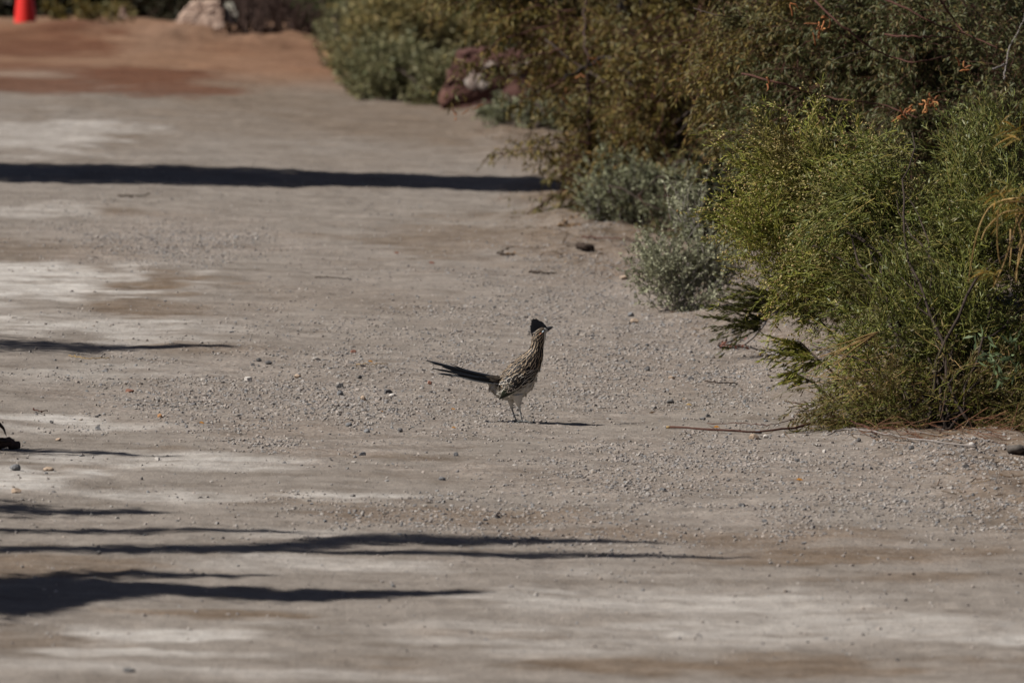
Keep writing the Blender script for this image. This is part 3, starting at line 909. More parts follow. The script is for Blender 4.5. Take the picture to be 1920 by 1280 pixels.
BUSH = [(1480, 380, 95, 110, 31.1, .30, 1.7), (1425, 465, 62, 66, 31.0, .2, .7), (1540, 330, 120, 90, 31.3, .35, 1.1),
        (1620, 420, 170, 150, 30.9, .45, 2.3), (1830, 420, 190, 180, 30.7, .5, 2.7), (1900, 620, 150, 160, 30.4, .4, 1.8),
        (1720, 600, 150, 110, 30.3, .4, 2.0), (1780, 745, 180, 75, 30.0, .28, 2.6), (1640, 735, 100, 62, 29.9, .2, 1.3), (1560, 650, 80, 36, 30.1, .15, .35), (1930, 790, 90, 50, 29.8, .2, .6), (1680, 520, 130, 80, 31.9, .3, 1.0), (1820, 610, 150, 110, 31.6, .3, 1.4),
        (1560, 500, 90, 60, 30.8, .2, .5)]
plant("green_bush", "large dense green bush spreading from the right edge with a dry tan foot", "bush", bb, BUSH,
      n=5900, clump=34, spray=.23, K=7, out=.75, up=.10, rand=.42, bias=(-.30, -.1, 0), droop=.12, wob=.16, leaf=(26, .023, .0043),
      mats=[M_bush, M_bush_dark, M_bush_dry], zone=[0, 0, 0, 1, 1, 1, 1, 2, 2, 0, 2, 1, 2, 0], twig=.0013, twig_mat=M_bush, stems=30, stem_r=(.006, .002), stem_mat=M_bark,  # zones: sunlit tone on left lobes, shade tone right and inside, dry foot
      tips=(5, .0034, .010, M_flower, {0, 1, 2, 3, 13}, "seed_heads"), extra=bush_extra, lrand=.8)


# drooping low branch left of the bush (two sprigs that reach out over the gravel)
def low_sprig(name, label, base_px, Y, O_px, Dbias, n, spray, lf, mat, twmat, tip):
    base = G(*base_px)
    t = thing(name, label, "branch", base)
    a = Acc(); w = spline([base + [0, 0, .0]] + [P(px, py, Y) for (px, py) in O_px], 18)
    tubes(a, w, np.linspace(.005, .0022, 18), 6)
    build("branch_wood", a, twmat, t, loc=base)
    ti = rng.random(n)
    O, d = sample(w[None], .3 + .7 * ti[None]); O = O[0]
    D = np.array(Dbias) + rng.normal(size=(n, 3)) * [.18, .22, .22]
    pts = sprays(O, D, spray * (.5 + rng.random(n)), 7, .02, .08)
    pts[..., 2] = np.maximum(pts[..., 2], gz(pts[..., 0], pts[..., 1], False) + .01)
    f = Acc(); q, dd = sample(pts, rng.random((n, lf)))
    leaves(f, q.reshape(-1, 3), dd.reshape(-1, 3) + rdir(n * lf) * .35, .026, .0042)
    build("foliage", f, mat, t, loc=base)
    b = Acc(); tubes(b, pts, np.linspace(.0014, .0006, 7)[None], 3); build("twigs", b, M_bark, t, loc=base)
    if tip:
        s = Acc(); pebbles(s, pts[:, -1] + rng.normal(size=(n, 3)) * .004, np.full(n, .0035), 0, .9); build("seed_heads", s, M_flower, t, loc=base)


M_sprig = leaf_mat("sprig_leaf", [(.045, .05, .010), (.075, .08, .016), (.11, .10, .022), (.035, .04, .012)], .25)
low_sprig("drooping_branch", "dark feathery branch sweeping left over the gravel under the bush", (1395, 645), 33.2,
          [(1420, 625), (1438, 600), (1452, 575), (1460, 548)], (-1, -.05, .06), 70, .17, 40, M_sprig, M_greytwig, False)
low_sprig("leafy_sprig", "small dark green sprig standing on gravel in front of the bush gap", (1570, 640), 31.0,
          [(1555, 620), (1535, 600), (1515, 585), (1490, 572)], (-.6, -.1, .25), 34, .10, 26, M_bush_dark, M_bark, True)
low_sprig("leafy_sprig", "green sprig with pale tips low at the bush's left foot", (1560, 690), 30.6,
          [(1540, 680), (1520, 660), (1500, 640)], (-.7, -.1, -.05), 40, .11, 26, M_bush, M_bark, True)
low_sprig("leafy_sprig", "tiny green sprig lying on gravel left of the tan bush foot", (1530, 722), 30.6,
          [(1520, 715), (1500, 705), (1485, 697)], (-.7, -.1, .0), 16, .06, 22, M_bush, M_bark, False)

# --- dry arching grass close to the camera at the right edge
gb = np.array([2.02 * 26.6 / 30, 26.6, 0.0]); gb[2] = gz(gb[0], gb[1])
t = thing("arching_grass", "yellow tan arching grass stems at the right edge, close to the viewer", "grass", gb)
Yg = 26.6
a = Acc()
for pts in [[(2010, 420), (1960, 375), (1900, 372), (1860, 385), (1838, 420), (1825, 470), (1815, 530)],
            [(2010, 440), (1940, 385), (1880, 382), (1870, 420), (1871, 470), (1876, 495)],
            [(2000, 460), (1950, 400), (1905, 395), (1916, 440), (1908, 465)],
            [(1990, 480), (1940, 400), (1912, 420), (1922, 460)],
            [(1895, 430), (1893, 460), (1880, 500), (1862, 540)], [(2005, 430), (1950, 392), (1915, 398), (1900, 440), (1893, 500)], [(2005, 450), (1940, 410), (1890, 396), (1852, 425), (1840, 450)], [(1990, 500), (1930, 430), (1912, 470), (1905, 530)], [(1960, 420), (1925, 450), (1908, 500), (1902, 520)]]:
    low = [gb + np.array([0, 0, .02])] if pts[0][0] >= 2000 else []
    c = spline(low + [P(px, py, Yg + .05 * rng.normal()) for px, py in pts], 24)
    tubes(a, c, np.linspace(.003, .0016, 24), 5)
build("stems", a, M_straw, t, loc=gb)
a = Acc(); n = 260
for (px, py, s, k) in [(1890, 368, 20, 40), (1905, 250, 16, 30), (1862, 512, 12, 24), (1925, 400, 20, 24), (1880, 415, 10, 10)]:
    c = P(px + rng.normal(size=k) * s, py + rng.normal(size=k) * s * .5, Yg + rng.normal(size=k) * .05)
    fronds(a, c, np.array([-.5, 0, .35]) + rng.normal(size=(k, 3)) * .5, .05 + .04 * rng.random(k), .005, 0, .25)
build("grass_blades", a, leaf_mat("grass_blade", [(.09, .08, .014), (.15, .12, .022), (.27, .15, .03)], .35), t, loc=gb)
a = Acc(); c0 = P(1940, 300, Yg)
tubes(a, spline([gb, c0 + [.1, 0, -.2], c0, P(1915, 255, Yg), P(1885, 235, Yg)], 20), np.linspace(.003, .001, 20), 5)
build("green_stalk", a, M_sprig, t, loc=gb)


# --- mesquite trees
def branch_set(name, lines, Y, mat, r0, r1, t, base):
    for ln in lines:
        a = Acc()
        c = spline([P(px, py, Y + .12 * math.sin(px * .05)) for px, py in ln], 20)
        tubes(a, c + rng.normal(size=c.shape) * .002, np.linspace(r0, r1, 20), 6)
        build(name, a, mat, t, loc=base)


def pods(t, base, spots, Y, size=.045):
    for (px, py, k) in spots:
        a = Acc()
        O = P(px + rng.normal(size=k) * 5, py + rng.normal(size=k) * 4, Y + rng.normal(size=k) * .03)
        c = sprays(O, rdir(k) + [.3, -.1, .1], size * (.6 + .8 * rng.random(k)), 7, .02, .32)
        tubes(a, c, np.array([.0015, .0032, .0036, .0036, .0036, .003, .001])[None] * size / .045, 5)
        build("seed_pod_cluster", a, M_pod, t, loc=base)


def mesq1_extra(t, base, pts):
    Y = 42.5
    for ln, r0, r1 in [([(1235, 412), (1228, 330), (1222, 250), (1205, 160), (1192, 90), (1172, 20), (1150, -80), (1120, -260)], .05, .03),
                       ([(1240, 412), (1242, 300), (1236, 200), (1215, 130), (1208, 60), (1218, -30), (1260, -200)], .045, .028),
                       ([(1212, 170), (1180, 140), (1140, 110), (1100, 125), (1060, 150)], .016, .006),
                       ([(1105, 300), (1104, 200), (1098, 100), (1095, 0), (1090, -120)], .009, .005)]:
        a = Acc(); c = spline([P(px, py, Y + .1 * math.sin(px)) for px, py in ln], 24)
        tubes(a, c + rng.normal(size=c.shape) * .006, np.linspace(r0, r1, 24), 8)
        build("trunk" if r0 > .03 else "limb", a, M_trunk if r0 > .012 else M_dead, t, loc=base)
    for k, ln in enumerate([[(1110, 300), (1040, 285), (985, 280), (925, 292)], [(1120, 350), (1060, 360), (1010, 385), (965, 415)], [(1110, 270), (1050, 262), (990, 268)],
                            [(1060, 90), (985, 110), (930, 128), (870, 118)], [(1050, 40), (960, 70), (905, 95), (860, 150), (840, 190)], [(1060, 150), (990, 180), (950, 205)], [(1080, 20), (1000, 15), (930, 40)]]):
        a = Acc(); c = spline([P(px, py, 42.3) for px, py in ln], 16) + rng.normal(size=(16, 3)) * .006
        tubes(a, c, np.linspace(.005, .0015, 16), 5); build("hanging_twig", a, M_redtwig, t, loc=base)
        f = Acc(); q, d = sample(c[None], .25 + .75 * rng.random((1, 26)))
        sp = sprays(q[0], d[0] * .6 + rng.normal(size=(26, 3)) * .6, .05 + .08 * rng.random(26), 4, .15, .15)
        q, d = sample(sp, rng.random((26, 9)))
        fronds(f, q.reshape(-1, 3), d.reshape(-1, 3) * .6 + rdir(234) * .7, .03, .0065, 0, .35)
        build("hanging_leaves", f, M_mesq, t, loc=base)
    pods(t, base, [(845, 205, 2), (862, 218, 2), (890, 200, 2), (1112, 115, 4), (1130, 122, 3), (1185, 108, 3), (1085, 145, 2), (1060, 180, 2)], 41.9, .04)


b1 = G(1235, 410)
MQ1 = [(1110, 40, 105, 55, 43.2, .6, 1.2), (1190, 130, 85, 120, 42.9, .5, 1.0), (1290, 120, 150, 150, 42.4, .7, 2.0), (1270, 270, 130, 110, 41.6, .5, 1.6),
       (1190, 265, 85, 75, 42.6, .5, 1.1), (1125, 305, 62, 38, 42.8, .35, .5), (1330, 400, 70, 90, 40.6, .4, .8), (990, 25, 80, 40, 43.6, .5, .3), (1150, -110, 380, 150, 43.4, 1.2, 1.8),
       (985, 150, 60, 50, 43, .2, .03), (1180, 380, 90, 30, 42.3, .3, .35)]
plant("mesquite_tree", "olive brown mesquite tree with dark trunks behind the saltbush", "tree", b1, MQ1,
      n=3500, clump=32, spray=.34, K=6, out=.55, up=.05, rand=.6, bias=(-.15, -.1, -.05), droop=.16, wob=.18, leaf=(34, .032, .0068), mats=[M_mesq, M_mesq_green], zone=[0, 0, 0, 0, 0, 0, 1, 0, 0, 0, 1],
      style='frond', twig=.0025, twig_mat=M_redtwig, stems=16, stem_r=(.022, .006), extra=mesq1_extra, trunk_name="branches", lrand=.7)


def mesq2_extra(t, base, pts):
    Y = 34.3
    branch_set("red_branch", [[(1649, -4), (1700, 17), (1750, 44), (1811, 64), (1870, 90)], [(1525, 0), (1575, 47), (1636, 91), (1683, 111), (1717, 116), (1780, 105)],
                              [(1391, 138), (1468, 158), (1549, 181), (1602, 191), (1650, 197), (1720, 220)], [(1760, -5), (1790, 40), (1812, 66)], [(1660, 66), (1720, 70), (1800, 70)]], Y, M_redtwig, .0045, .0025, t, base)
    branch_set("thin_branch", [[(1542, 259), (1582, 264), (1623, 257), (1653, 235), (1680, 200)], [(1300, 15), (1350, 30), (1400, 32)], [(1640, 92), (1600, 100), (1560, 112)]], Y, M_bark, .0026, .0014, t, base)
    branch_set("grey_branch", [[(1883, 150), (1885, 134), (1891, 94), (1915, 47), (1930, 10)], [(1862, 130), (1885, 120)]], Y, M_greytwig, .0036, .002, t, base)
    pods(t, base, [(1705, 208, 5), (1735, 195, 7), (1752, 188, 5), (1695, 218, 5), (1540, 50, 4), (1547, 30, 3), (1805, 128, 4), (1492, 266, 4), (1441, 155, 3), (1485, 5, 3), (1530, 60, 3)], 33.6, .042)


b2 = G(1700, 640) + np.array([.35, 2.6, 0]); b2[2] = gz(b2[0], b2[1])
MQ2 = [(1450, 90, 140, 110, 36.2, .6, 1.4), (1600, 110, 170, 130, 35.6, .6, 2.1), (1800, 110, 180, 140, 35.2, .6, 2.4), (1900, 240, 110, 130, 34.6, .5, 1.3), (1700, 240, 150, 80, 34.8, .5, 1.3),
       (1500, 230, 110, 70, 35.6, .5, .8), (1400, 230, 70, 90, 36.6, .4, .6), (1700, -130, 420, 170, 35.8, 1.0, 2.0)]
plant("mesquite_tree", "greener mesquite tree with red branches leaning in above the big green bush", "tree", b2, MQ2,
      n=4700, clump=34, spray=.26, K=6, out=.35, up=.05, rand=.65, bias=(-.1, -.15, -.05), droop=.13, wob=.2, leaf=(30, .028, .0052), mats=[M_mesq_green, M_mesq], zone=[1, 0, 0, 0, 0, 0, 1, 0],
      style='frond', twig=.0018, twig_mat=M_redtwig, stems=18, stem_r=(.022, .005), extra=mesq2_extra, trunk_name="branches", lrand=.75)

# --- grey green saltbushes
plant("saltbush", "pale grey green saltbush on the gravel between bird and green bush", "bush", G(1285, 578),
      [(1275, 480, 48, 55, 35.6, .22, 1.6), (1245, 425, 26, 34, 35.7, .12, .45), (1300, 410, 18, 40, 35.7, .1, .3), (1315, 500, 40, 60, 35.6, .2, .9), (1285, 545, 38, 34, 35.5, .15, .7), (1235, 500, 25, 40, 35.6, .12, .4)],
      n=420, clump=24, spray=.17, K=5, out=.5, up=.6, rand=.35, droop=.02, leaf=(24, .017, .0075), mats=[M_salt], twig=.0015, twig_mat=M_greytwig, stems=9, stem_r=(.003, .0012), stem_mat=M_greytwig, group="saltbushes beside the lane", lrand=1.2)
plant("saltbush", "dusty saltbush under the olive mesquite, right of the shadow band's tip", "bush", G(1180, 415),
      [(1135, 372, 40, 36, 41.5, .3, 1), (1190, 365, 50, 48, 41.2, .3, 1.2), (1235, 385, 45, 50, 40.8, .3, 1.2), (1290, 390, 50, 66, 40.2, .3, 1.2), (1120, 330, 40, 30, 41.8, .2, .5)],
      n=640, clump=20, spray=.15, K=5, out=.5, up=.6, rand=.4, droop=.02, leaf=(22, .018, .009), mats=[M_salt_dusty], twig=.0015, twig_mat=M_greytwig, stems=10, stem_r=(.007, .003), stem_mat=M_bark, group="saltbushes beside the lane", lrand=1.2)
plant("saltbush", "low grey green saltbush in front of the rusty boulder", "bush", G(1000, 240),
      [(965, 212, 48, 12, 51.0, .3, .8), (1020, 218, 55, 16, 50.5, .3, 1.2), (1075, 225, 45, 22, 49.8, .3, 1)],
      n=420, spray=.11, K=5, out=.5, up=.6, rand=.4, droop=.02, leaf=(20, .024, .012), mats=[M_salt_dusty], twig=.0015, twig_mat=M_greytwig, stems=10, stem_r=(.008, .003), stem_mat=M_bark, group="saltbushes beside the lane", lrand=1.2)

# --- far shrubs beside the lane
def far_bush(label, base_px, blobs, mat, n, spray=.3, leaf=(26, .04, .014), name="shrub", group="shrubs beyond the lane", twig=M_bark, up=.5):
    return plant(name, label, "shrub", G(*base_px), blobs, n=n, spray=spray, K=5, out=.5, up=up, rand=.45, droop=.05, leaf=leaf, mats=[mat], twig=.003, twig_mat=twig,
                 stems=10, stem_r=(.015, .005), group=group, lrand=1.0)


far_bush("yellow olive shrub left of the rusty boulder", (780, 178), [(760, 75, 75, 60, 56.2, .7, 1.6), (730, 110, 60, 50, 55.8, .5, 1), (820, 90, 60, 60, 56.6, .6, 1.0), (750, 40, 50, 30, 56.8, .5, .5)], M_far_olive, 900)
far_bush("low dark green shrub at the front left of the yellow olive one", (700, 180), [(700, 150, 60, 30, 54.8, .5, 1), (770, 150, 70, 32, 54.6, .5, 1.2), (685, 125, 34, 36, 56.5, .5, .7), (830, 165, 50, 22, 54.0, .4, .7)], M_far_grey, 700)
far_bush("grey green shrub where the reddish dirt meets the scrub", (640, 110), [(672, 88, 38, 34, 62.0, .7, 1), (645, 65, 30, 28, 63.5, .6, .6), (690, 60, 50, 40, 61.5, .7, 1)], M_far_grey, 650)
far_bush("bright dark green shrub above the yellow olive one", (690, 60), [(690, 15, 70, 50, 63.5, .8, 1.2), (620, 20, 40, 30, 66, .6, .6), (780, 5, 80, 40, 62.5, .8, 1), (870, 20, 70, 50, 60.5, .8, 1), (900, 80, 60, 50, 58.5, .7, .8), (760, -60, 200, 50, 63, 1, 1.2)], M_far_green, 1100)
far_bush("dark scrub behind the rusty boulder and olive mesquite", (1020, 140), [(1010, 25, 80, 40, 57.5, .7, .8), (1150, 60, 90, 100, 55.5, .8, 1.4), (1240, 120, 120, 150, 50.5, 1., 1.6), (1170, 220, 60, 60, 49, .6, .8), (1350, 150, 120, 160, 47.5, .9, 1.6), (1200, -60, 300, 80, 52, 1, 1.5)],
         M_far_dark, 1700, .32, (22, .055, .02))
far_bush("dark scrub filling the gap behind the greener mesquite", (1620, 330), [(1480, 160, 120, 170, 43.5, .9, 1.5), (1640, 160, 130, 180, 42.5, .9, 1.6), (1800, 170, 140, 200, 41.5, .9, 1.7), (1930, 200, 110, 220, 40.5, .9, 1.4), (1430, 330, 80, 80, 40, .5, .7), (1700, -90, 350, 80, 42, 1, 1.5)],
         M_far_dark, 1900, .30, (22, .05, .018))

# --- dark brush beyond the windrow
LBL = ["dark brush at the far left behind the red cone", "dark brush right of the red cone", "dark brush between the red cone and the pink rock", "dark brush behind the pink rock",
       "dark dead brush right of the pink rock", "dark dead brush before the green shrubs"]
for i, (px, lab) in enumerate(zip([-10, 120, 230, 345, 470, 570], LBL)):
    g = G(px, 14)
    Yb = 67.6 + (i % 3) * .7
    plant("dark_shrub", lab, "shrub", np.array([(px - 960) / F * Yb, Yb, gz((px - 960) / F * Yb, Yb)]),
          [(px, -8, 85, 38, Yb, .8, 1), (px + 20, -70, 110, 50, Yb + .4, .9, 1.1), (px - 20, 16, 75, 20, Yb - .3, .5, .8)],
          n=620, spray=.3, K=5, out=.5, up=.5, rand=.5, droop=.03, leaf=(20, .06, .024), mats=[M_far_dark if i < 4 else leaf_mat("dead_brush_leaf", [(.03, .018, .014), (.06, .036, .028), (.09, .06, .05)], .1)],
          twig=.004, twig_mat=M_dead, stems=12, stem_r=(.02, .006), stem_mat=M_dead, group="dark brush beyond the dirt ridge", lrand=1.0)
plant("low_plant", "small olive plant on the dirt ridge right of the red cone", "plant", np.array([-3.15, 64.1, gz(-3.15, 64.1)]),
      [(110, 27, 20, 9, 64.0, .2, 1), (165, 24, 34, 9, 64.2, .2, 1.3), (215, 24, 20, 7, 64.2, .2, .6)], n=130, spray=.13, K=4, out=.3, up=.6, rand=.5, leaf=(16, .035, .012), mats=[M_mesq], stems=4, stem_r=(.006, .003), lrand=1.1)


# pale dead stems leaning behind the ridge
def bare_stems(px0, px1, n, Y, label):
    xc = ((px0 + px1) / 2 - 960) / F * Y
    base = np.array([xc, Y, gz(xc, Y)])
    t = thing("bare_shrub", label, "shrub", base)
    a = Acc()
    O = np.stack([(rng.uniform(px0, px1, n) - 960) / F * Y, Y + rng.normal(size=n) * .2, np.full(n, base[2])], -1)
    c = sprays(O, np.array([0, 0, 1.0]) + rng.normal(size=(n, 3)) * .45, .25 + .5 * rng.random(n), 7, .01, .12)
    tubes(a, c, np.linspace(.007, .002, 7)[None], 4)
    build("bare_stems", a, M_dead, t, loc=base)


bare_stems(430, 600, 150, 63.6, "tangle of bare dark reddish stems right of the pink rock")

# ------------------------------------------------------------------ rocks far off, cone
def prism_rock(name, label, outline, Y, depth, mat, seed, lean=.25, nub=.005):
    """angular rock: outline (px, py) of its front face at distance Y"""
    r2 = np.random.default_rng(seed)
    f = P(np.array([o[0] for o in outline]), np.array([o[1] for o in outline]), Y)
    z0 = f[:, 2].min()
    f[:, 1] += (f[:, 2] - z0) * lean
    c = f.mean(0)
    nseg = 6; ring = []
    m = len(f) * nseg
    fr = np.concatenate([f[i] + (f[(i + 1) % len(f)] - f[i]) * np.linspace(0, 1, nseg, endpoint=False)[:, None] for i in range(len(f))])
    layers = [(.0, 0.02), (.25, .0), (.5, 0.0), (.85, 0.0), (1.0, .02), (1.04, .12), (1.0, .6), (.8, 1.0), (.3, 1.06), (0, 1.05)]
    V = []
    for (s, d) in layers:
        q = c + (fr - c) * s
        q[:, 1] = c[1] + (fr[:, 1] - c[1]) * s + d * depth
        V.append(q + r2.normal(size=q.shape) * nub * (.3 + .7 * min(1, s * 1.5)))
    V = np.concatenate(V)
    q = [[l * m + i, l * m + (i + 1) % m, (l + 1) * m + (i + 1) % m, (l + 1) * m + i] for l in range(len(layers) - 1) for i in range(m)]
    a = Acc(); a.add(V, q)
    o = build(name, a, mat, loc=(c[0], c[1], z0), smooth=False)
    tag(o, label, "rock")
    return o


M_pinkrock = noise_mat("pink_rock", [(.26, .175, .13), (.39, .28, .215), (.45, .34, .27)], 9, .9, .5, dist=.02)
M_palerock = noise_mat("pale_rock", [(.30, .28, .22), (.55, .52, .45)], 9, .9, .5, dist=.02)
prism_rock("rock", "pinkish flat faced rock on the dirt ridge at the top left", [(328, 58), (334, 33), (358, 6), (372, 2), (410, 5), (417, 22), (419, 58)], 63.2, .4, M_pinkrock, 3, .35)
prism_rock("rock", "narrow pale rock leaning beside the pinkish rock", [(428, 45), (422, 18), (424, 6), (436, 6), (444, 26), (446, 46)], 63.5, .15, M_palerock, 4, .3, .004)
prism_rock("rock", "small tan clod standing on the dirt ridge left of the pinkish rock", [(224, 34), (226, 20), (230, 12), (234, 18), (238, 34)], 62.9, .06, M_pinkrock, 5, .1, .004)


def rust_mat():
    m, nt, b = new_mat("rusty_rock")
    n1 = noise(nt, 7, 5, .65)
    n2 = noise(nt, 3.1, 3, .5)
    c = ramp(nt, [(.035, .016, .013), (.075, .033, .025), (.14, .068, .047)], n1)
    mr = nt.nodes.new("ShaderNodeMapRange"); mr.inputs[1].default_value = .57; mr.inputs[2].default_value = .63
    nt.links.new(n2, mr.inputs[0])
    mx = nt.nodes.new("ShaderNodeMix"); mx.data_type = 'RGBA'
    nt.links.new(mr.outputs[0], mx.inputs[0]); nt.links.new(c, mx.inputs[6]); mx.inputs[7].default_value = (.28, .235, .20, 1)
    nt.links.new(mx.outputs[2], b.inputs["Base Color"]); b.inputs["Roughness"].default_value = .85
    bp = nt.nodes.new("ShaderNodeBump"); bp.inputs["Distance"].default_value = .03; nt.links.new(n1, bp.inputs["Height"]); nt.links.new(bp.outputs[0], b.inputs["Normal"])
    return m


M_rust = rust_mat()
M_crust = noise_mat('pale_crust', [(.06, .028, .02), (.22, .17, .14), (.31, .27, .23)], 14, .9, .3)
rk = prism_rock("boulder", "dark rust red boulder with whitish patches behind the olive mesquite's edge", [(828, 205), (842, 150), (858, 104), (905, 93), (985, 98), (1020, 130), (1060, 165), (1075, 212)], 53.2, .5, M_rust, 8, .3, .013)
rk["category"] = "boulder"
# pale patches lie on the boulder as raised crusts
def crust(px, py, rx, ry, seed):
    r2 = np.random.default_rng(seed)
    c = P(px, py, 53.2); c[1] += (c[2] - gz(c[0], 53.2)) * .3 - .012
    k = 53.2 / F; a = Acc(); n = 14
    th = np.arange(n) * 2 * math.pi / n; rr = 1 + .30 * r2.normal(size=n)
    V = [c + [0, -.002, 0]]
    for s, y in ((.6, -.001), (1, .012)):
        V += [c + np.array([math.cos(t) * rx * k * s * q, y + math.sin(t) * ry * k * s * q * .3, math.sin(t) * ry * k * s * q]) for t, q in zip(th, rr)]
    a.add(np.array(V), [[0, 1 + i, 1 + (i + 1) % n] for i in range(n)])
    a.F.append(np.array([[1 + i, 1 + n + i, 1 + n + (i + 1) % n, 1 + (i + 1) % n] for i in range(n)])); a.M.append(np.zeros(n, np.int32))
    o = build("pale_crust", a, M_crust, rk, loc=tuple(rk.location))


crust(890, 152, 17, 17, 1); crust(907, 160, 14, 10, 2); crust(925, 122, 22, 6, 3); crust(968, 130, 12, 10, 4); crust(990, 122, 12, 9, 5); crust(1018, 164, 12, 9, 6)

M_cone = plain_mat("cone_plastic", (.62, .022, .014), .45, .4)
M_rubber = plain_mat("cone_rubber", (.02, .02, .022), .8)


def cone():
    Y = 64.4; xc = (47.5 - 960) / F * Y
    g = np.array([xc, Y, gz(xc, Y)])
    k = Y / F
    zr = P(47.5, 36, Y)[2]; r36 = 20.0 * k; r0 = 16.2 * k; z0 = P(47.5, 0, Y)[2]
    sl = (r36 - r0) / (z0 - zr)
    zb = g[2] + .03
    rb = r36 + (zr - zb) * sl; zt = zr + (r36 - .024) / sl
    t = thing("traffic_cone", "bright red orange traffic cone standing behind the dirt ridge at top left", "traffic cone", g)
    a = Acc(); n = 40
    prof = [(rb + .012, zb), (rb, zb + .01)] + [(rb + (.026 - rb) * u, zb + .01 + (zt - zb - .01) * u) for u in np.linspace(.05, 1, 24)] + [(.02, zt + .006), (.014, zt - .01)]
    th = np.arange(n) * 2 * math.pi / n
    V = np.array([[xc + r * math.cos(q), Y + r * math.sin(q), z] for (r, z) in prof for q in th])
    a.add(V, [[l * n + i, l * n + (i + 1) % n, (l + 1) * n + (i + 1) % n, (l + 1) * n + i] for l in range(len(prof) - 1) for i in range(n)])
    build("cone_body", a, M_cone, t, loc=g)
    a = Acc(); s = rb + .05; ch = .03
    o = [(-s + ch, -s), (s - ch, -s), (s, -s + ch), (s, s - ch), (s - ch, s), (-s + ch, s), (-s, s - ch), (-s, -s + ch)]
    V = [[xc + p * f, Y + q * f, g[2] + z] for (f, z) in ((1, -.02), (1, .025), (.96, .032), (.3, .034)) for (p, q) in o]
    a.add(V, [[l * 8 + i, l * 8 + (i + 1) % 8, (l + 1) * 8 + (i + 1) % 8, (l + 1) * 8 + i] for l in range(3) for i in range(8)])
    build("base", a, M_rubber, t, loc=g, smooth=False)


cone()


# ------------------------------------------------------------------ trees left of the frame; their crowns throw the shadows on the lane
def shade_tree(label, prof, xt, n, lsize, dens_edge=1.0, dep=.22, mat=None, name="roadside_tree", nbr=20, streak=True):
    """prof: (px, py, thickness in px) of the shadow it throws; the crown stands upright at x = xt"""
    global rng
    rng = np.random.default_rng(zlib.crc32(label.encode()))
    mat = mat or M_far_dark
    if streak:
        n = int(n * .26)
    pr = np.array(prof, float)
    wgt = pr[:, 2] ** .75; cw = np.concatenate([[0], np.cumsum((wgt[1:] + wgt[:-1]) / 2)]); cw /= cw[-1]
    tt = np.interp(rng.random(n), cw, np.linspace(0, 1, len(pr)))
    seg = tt * (len(pr) - 1) * .99999; i = seg.astype(int); f = (seg - i)[:, None]
    p = pr[i] * (1 - f) + pr[i + 1] * f
    lanes = rng.uniform(-.5, .5, 9); lend = rng.uniform(.45, 1.02, 9); lend[:3] = 1.02; lanes[:3] *= .4
    li = rng.integers(0, 9, n)
    if streak:
        off = lanes[li] + rng.normal(size=n) * .08
        live = (tt < lend[li]) & (vnoise(tt * 16 + li * 7.7, li * 3.3 + tt * 2, 5) > .36)
        tt_ = tt
        tt = np.where(live, tt, tt * rng.random(n) ** .4); off = np.where(live, off, rng.normal(size=n) * .22)
    else:
        off = np.clip(rng.normal(size=n) * .24, -.48, .48)
    g = G(p[:, 0], p[:, 1] + off * p[:, 2])
    x0 = xt + rng.normal(size=n) * dep
    s = (g[:, 0] - x0) / (-S[0])
    c = g + s[:, None] * S
    tip = G(pr[-1, 0], pr[-1, 1]); s1 = (tip[0] - xt) / (-S[0]); top = tip + s1 * S
    yb = np.median(c[:, 1]); 
    base = np.array([xt, 0, 0.0]); gb_ = G(pr[0, 0], pr[0, 1]); sb = (gb_[0] - xt) / (-S[0]); low = gb_ + sb * S
    base[1] = low[1]; base[2] = gz(base[0], base[1])
    t = thing(name, label, "tree", base, "trees left of the lane")
    a = Acc(); line = np.array([base, base * .5 + low * .5] + [G(q[0], q[1]) + ((G(q[0], q[1])[0] - xt) / -S[0]) * S for q in pr])
    tubes(a, spline(line, 30), np.linspace(.05, .006, 30), 7); build("trunk", a, M_bark, t, loc=base)
    w = Acc(); leaves(w, c, rdir(n) + [0, 0, .3], lsize * (.6 + .8 * rng.random(n)), lsize * .4)
    build("crown", w, mat, t, loc=base)
    # limbs from the trunk into the crown
    b = Acc(); k = rng.choice(n, nbr); cz = spline(line, 60)
    st_ = np.stack([cz[np.argmin(np.abs(cz[:, 2] - (c[j, 2] - .15)))] for j in k])
    tubes(b, np.stack([st_, (st_ + c[k]) / 2 + [0, 0, .03], c[k]], 1), np.array([[.012, .008, .004]]), 4)
    build("limbs", b, M_bark, t, loc=base)


shade_tree("columnar dense tree left of the lane, outside the picture, throwing the far shadow band", [(-400, 312, 34), (0, 322, 34), (300, 328, 36), (600, 336, 30), (850, 342, 26), (990, 346, 26), (1050, 347, 18)], -5.2, 42000, .10, dep=.25, name="roadside_tree", nbr=80, streak=False)
shade_tree("pointed tree left of the lane, outside the picture, shading the lane above the log", [(-500, 636, 60), (-150, 642, 50), (0, 645, 36), (130, 649, 26), (220, 650, 14), (290, 651, 7), (370, 649, 5), (420, 650, 1.5)], -4.6, 11000, .06, name="roadside_tree")
shade_tree("slender sapling left of the lane, outside the picture, beside the log", [(-200, 838, 20), (0, 842, 16), (60, 845, 14), (150, 848, 12), (230, 851, 5), (330, 853, 1.5)], -3.2, 3200, .035, dep=.08, name="sapling", nbr=12)
shade_tree("loose tree left of the lane, outside the picture, upper of the near ones", [(-400, 950, 40), (0, 950, 30), (60, 955, 24), (160, 962, 20), (260, 958, 12), (300, 962, 4)], -4.0, 3000, .05, name="roadside_tree")
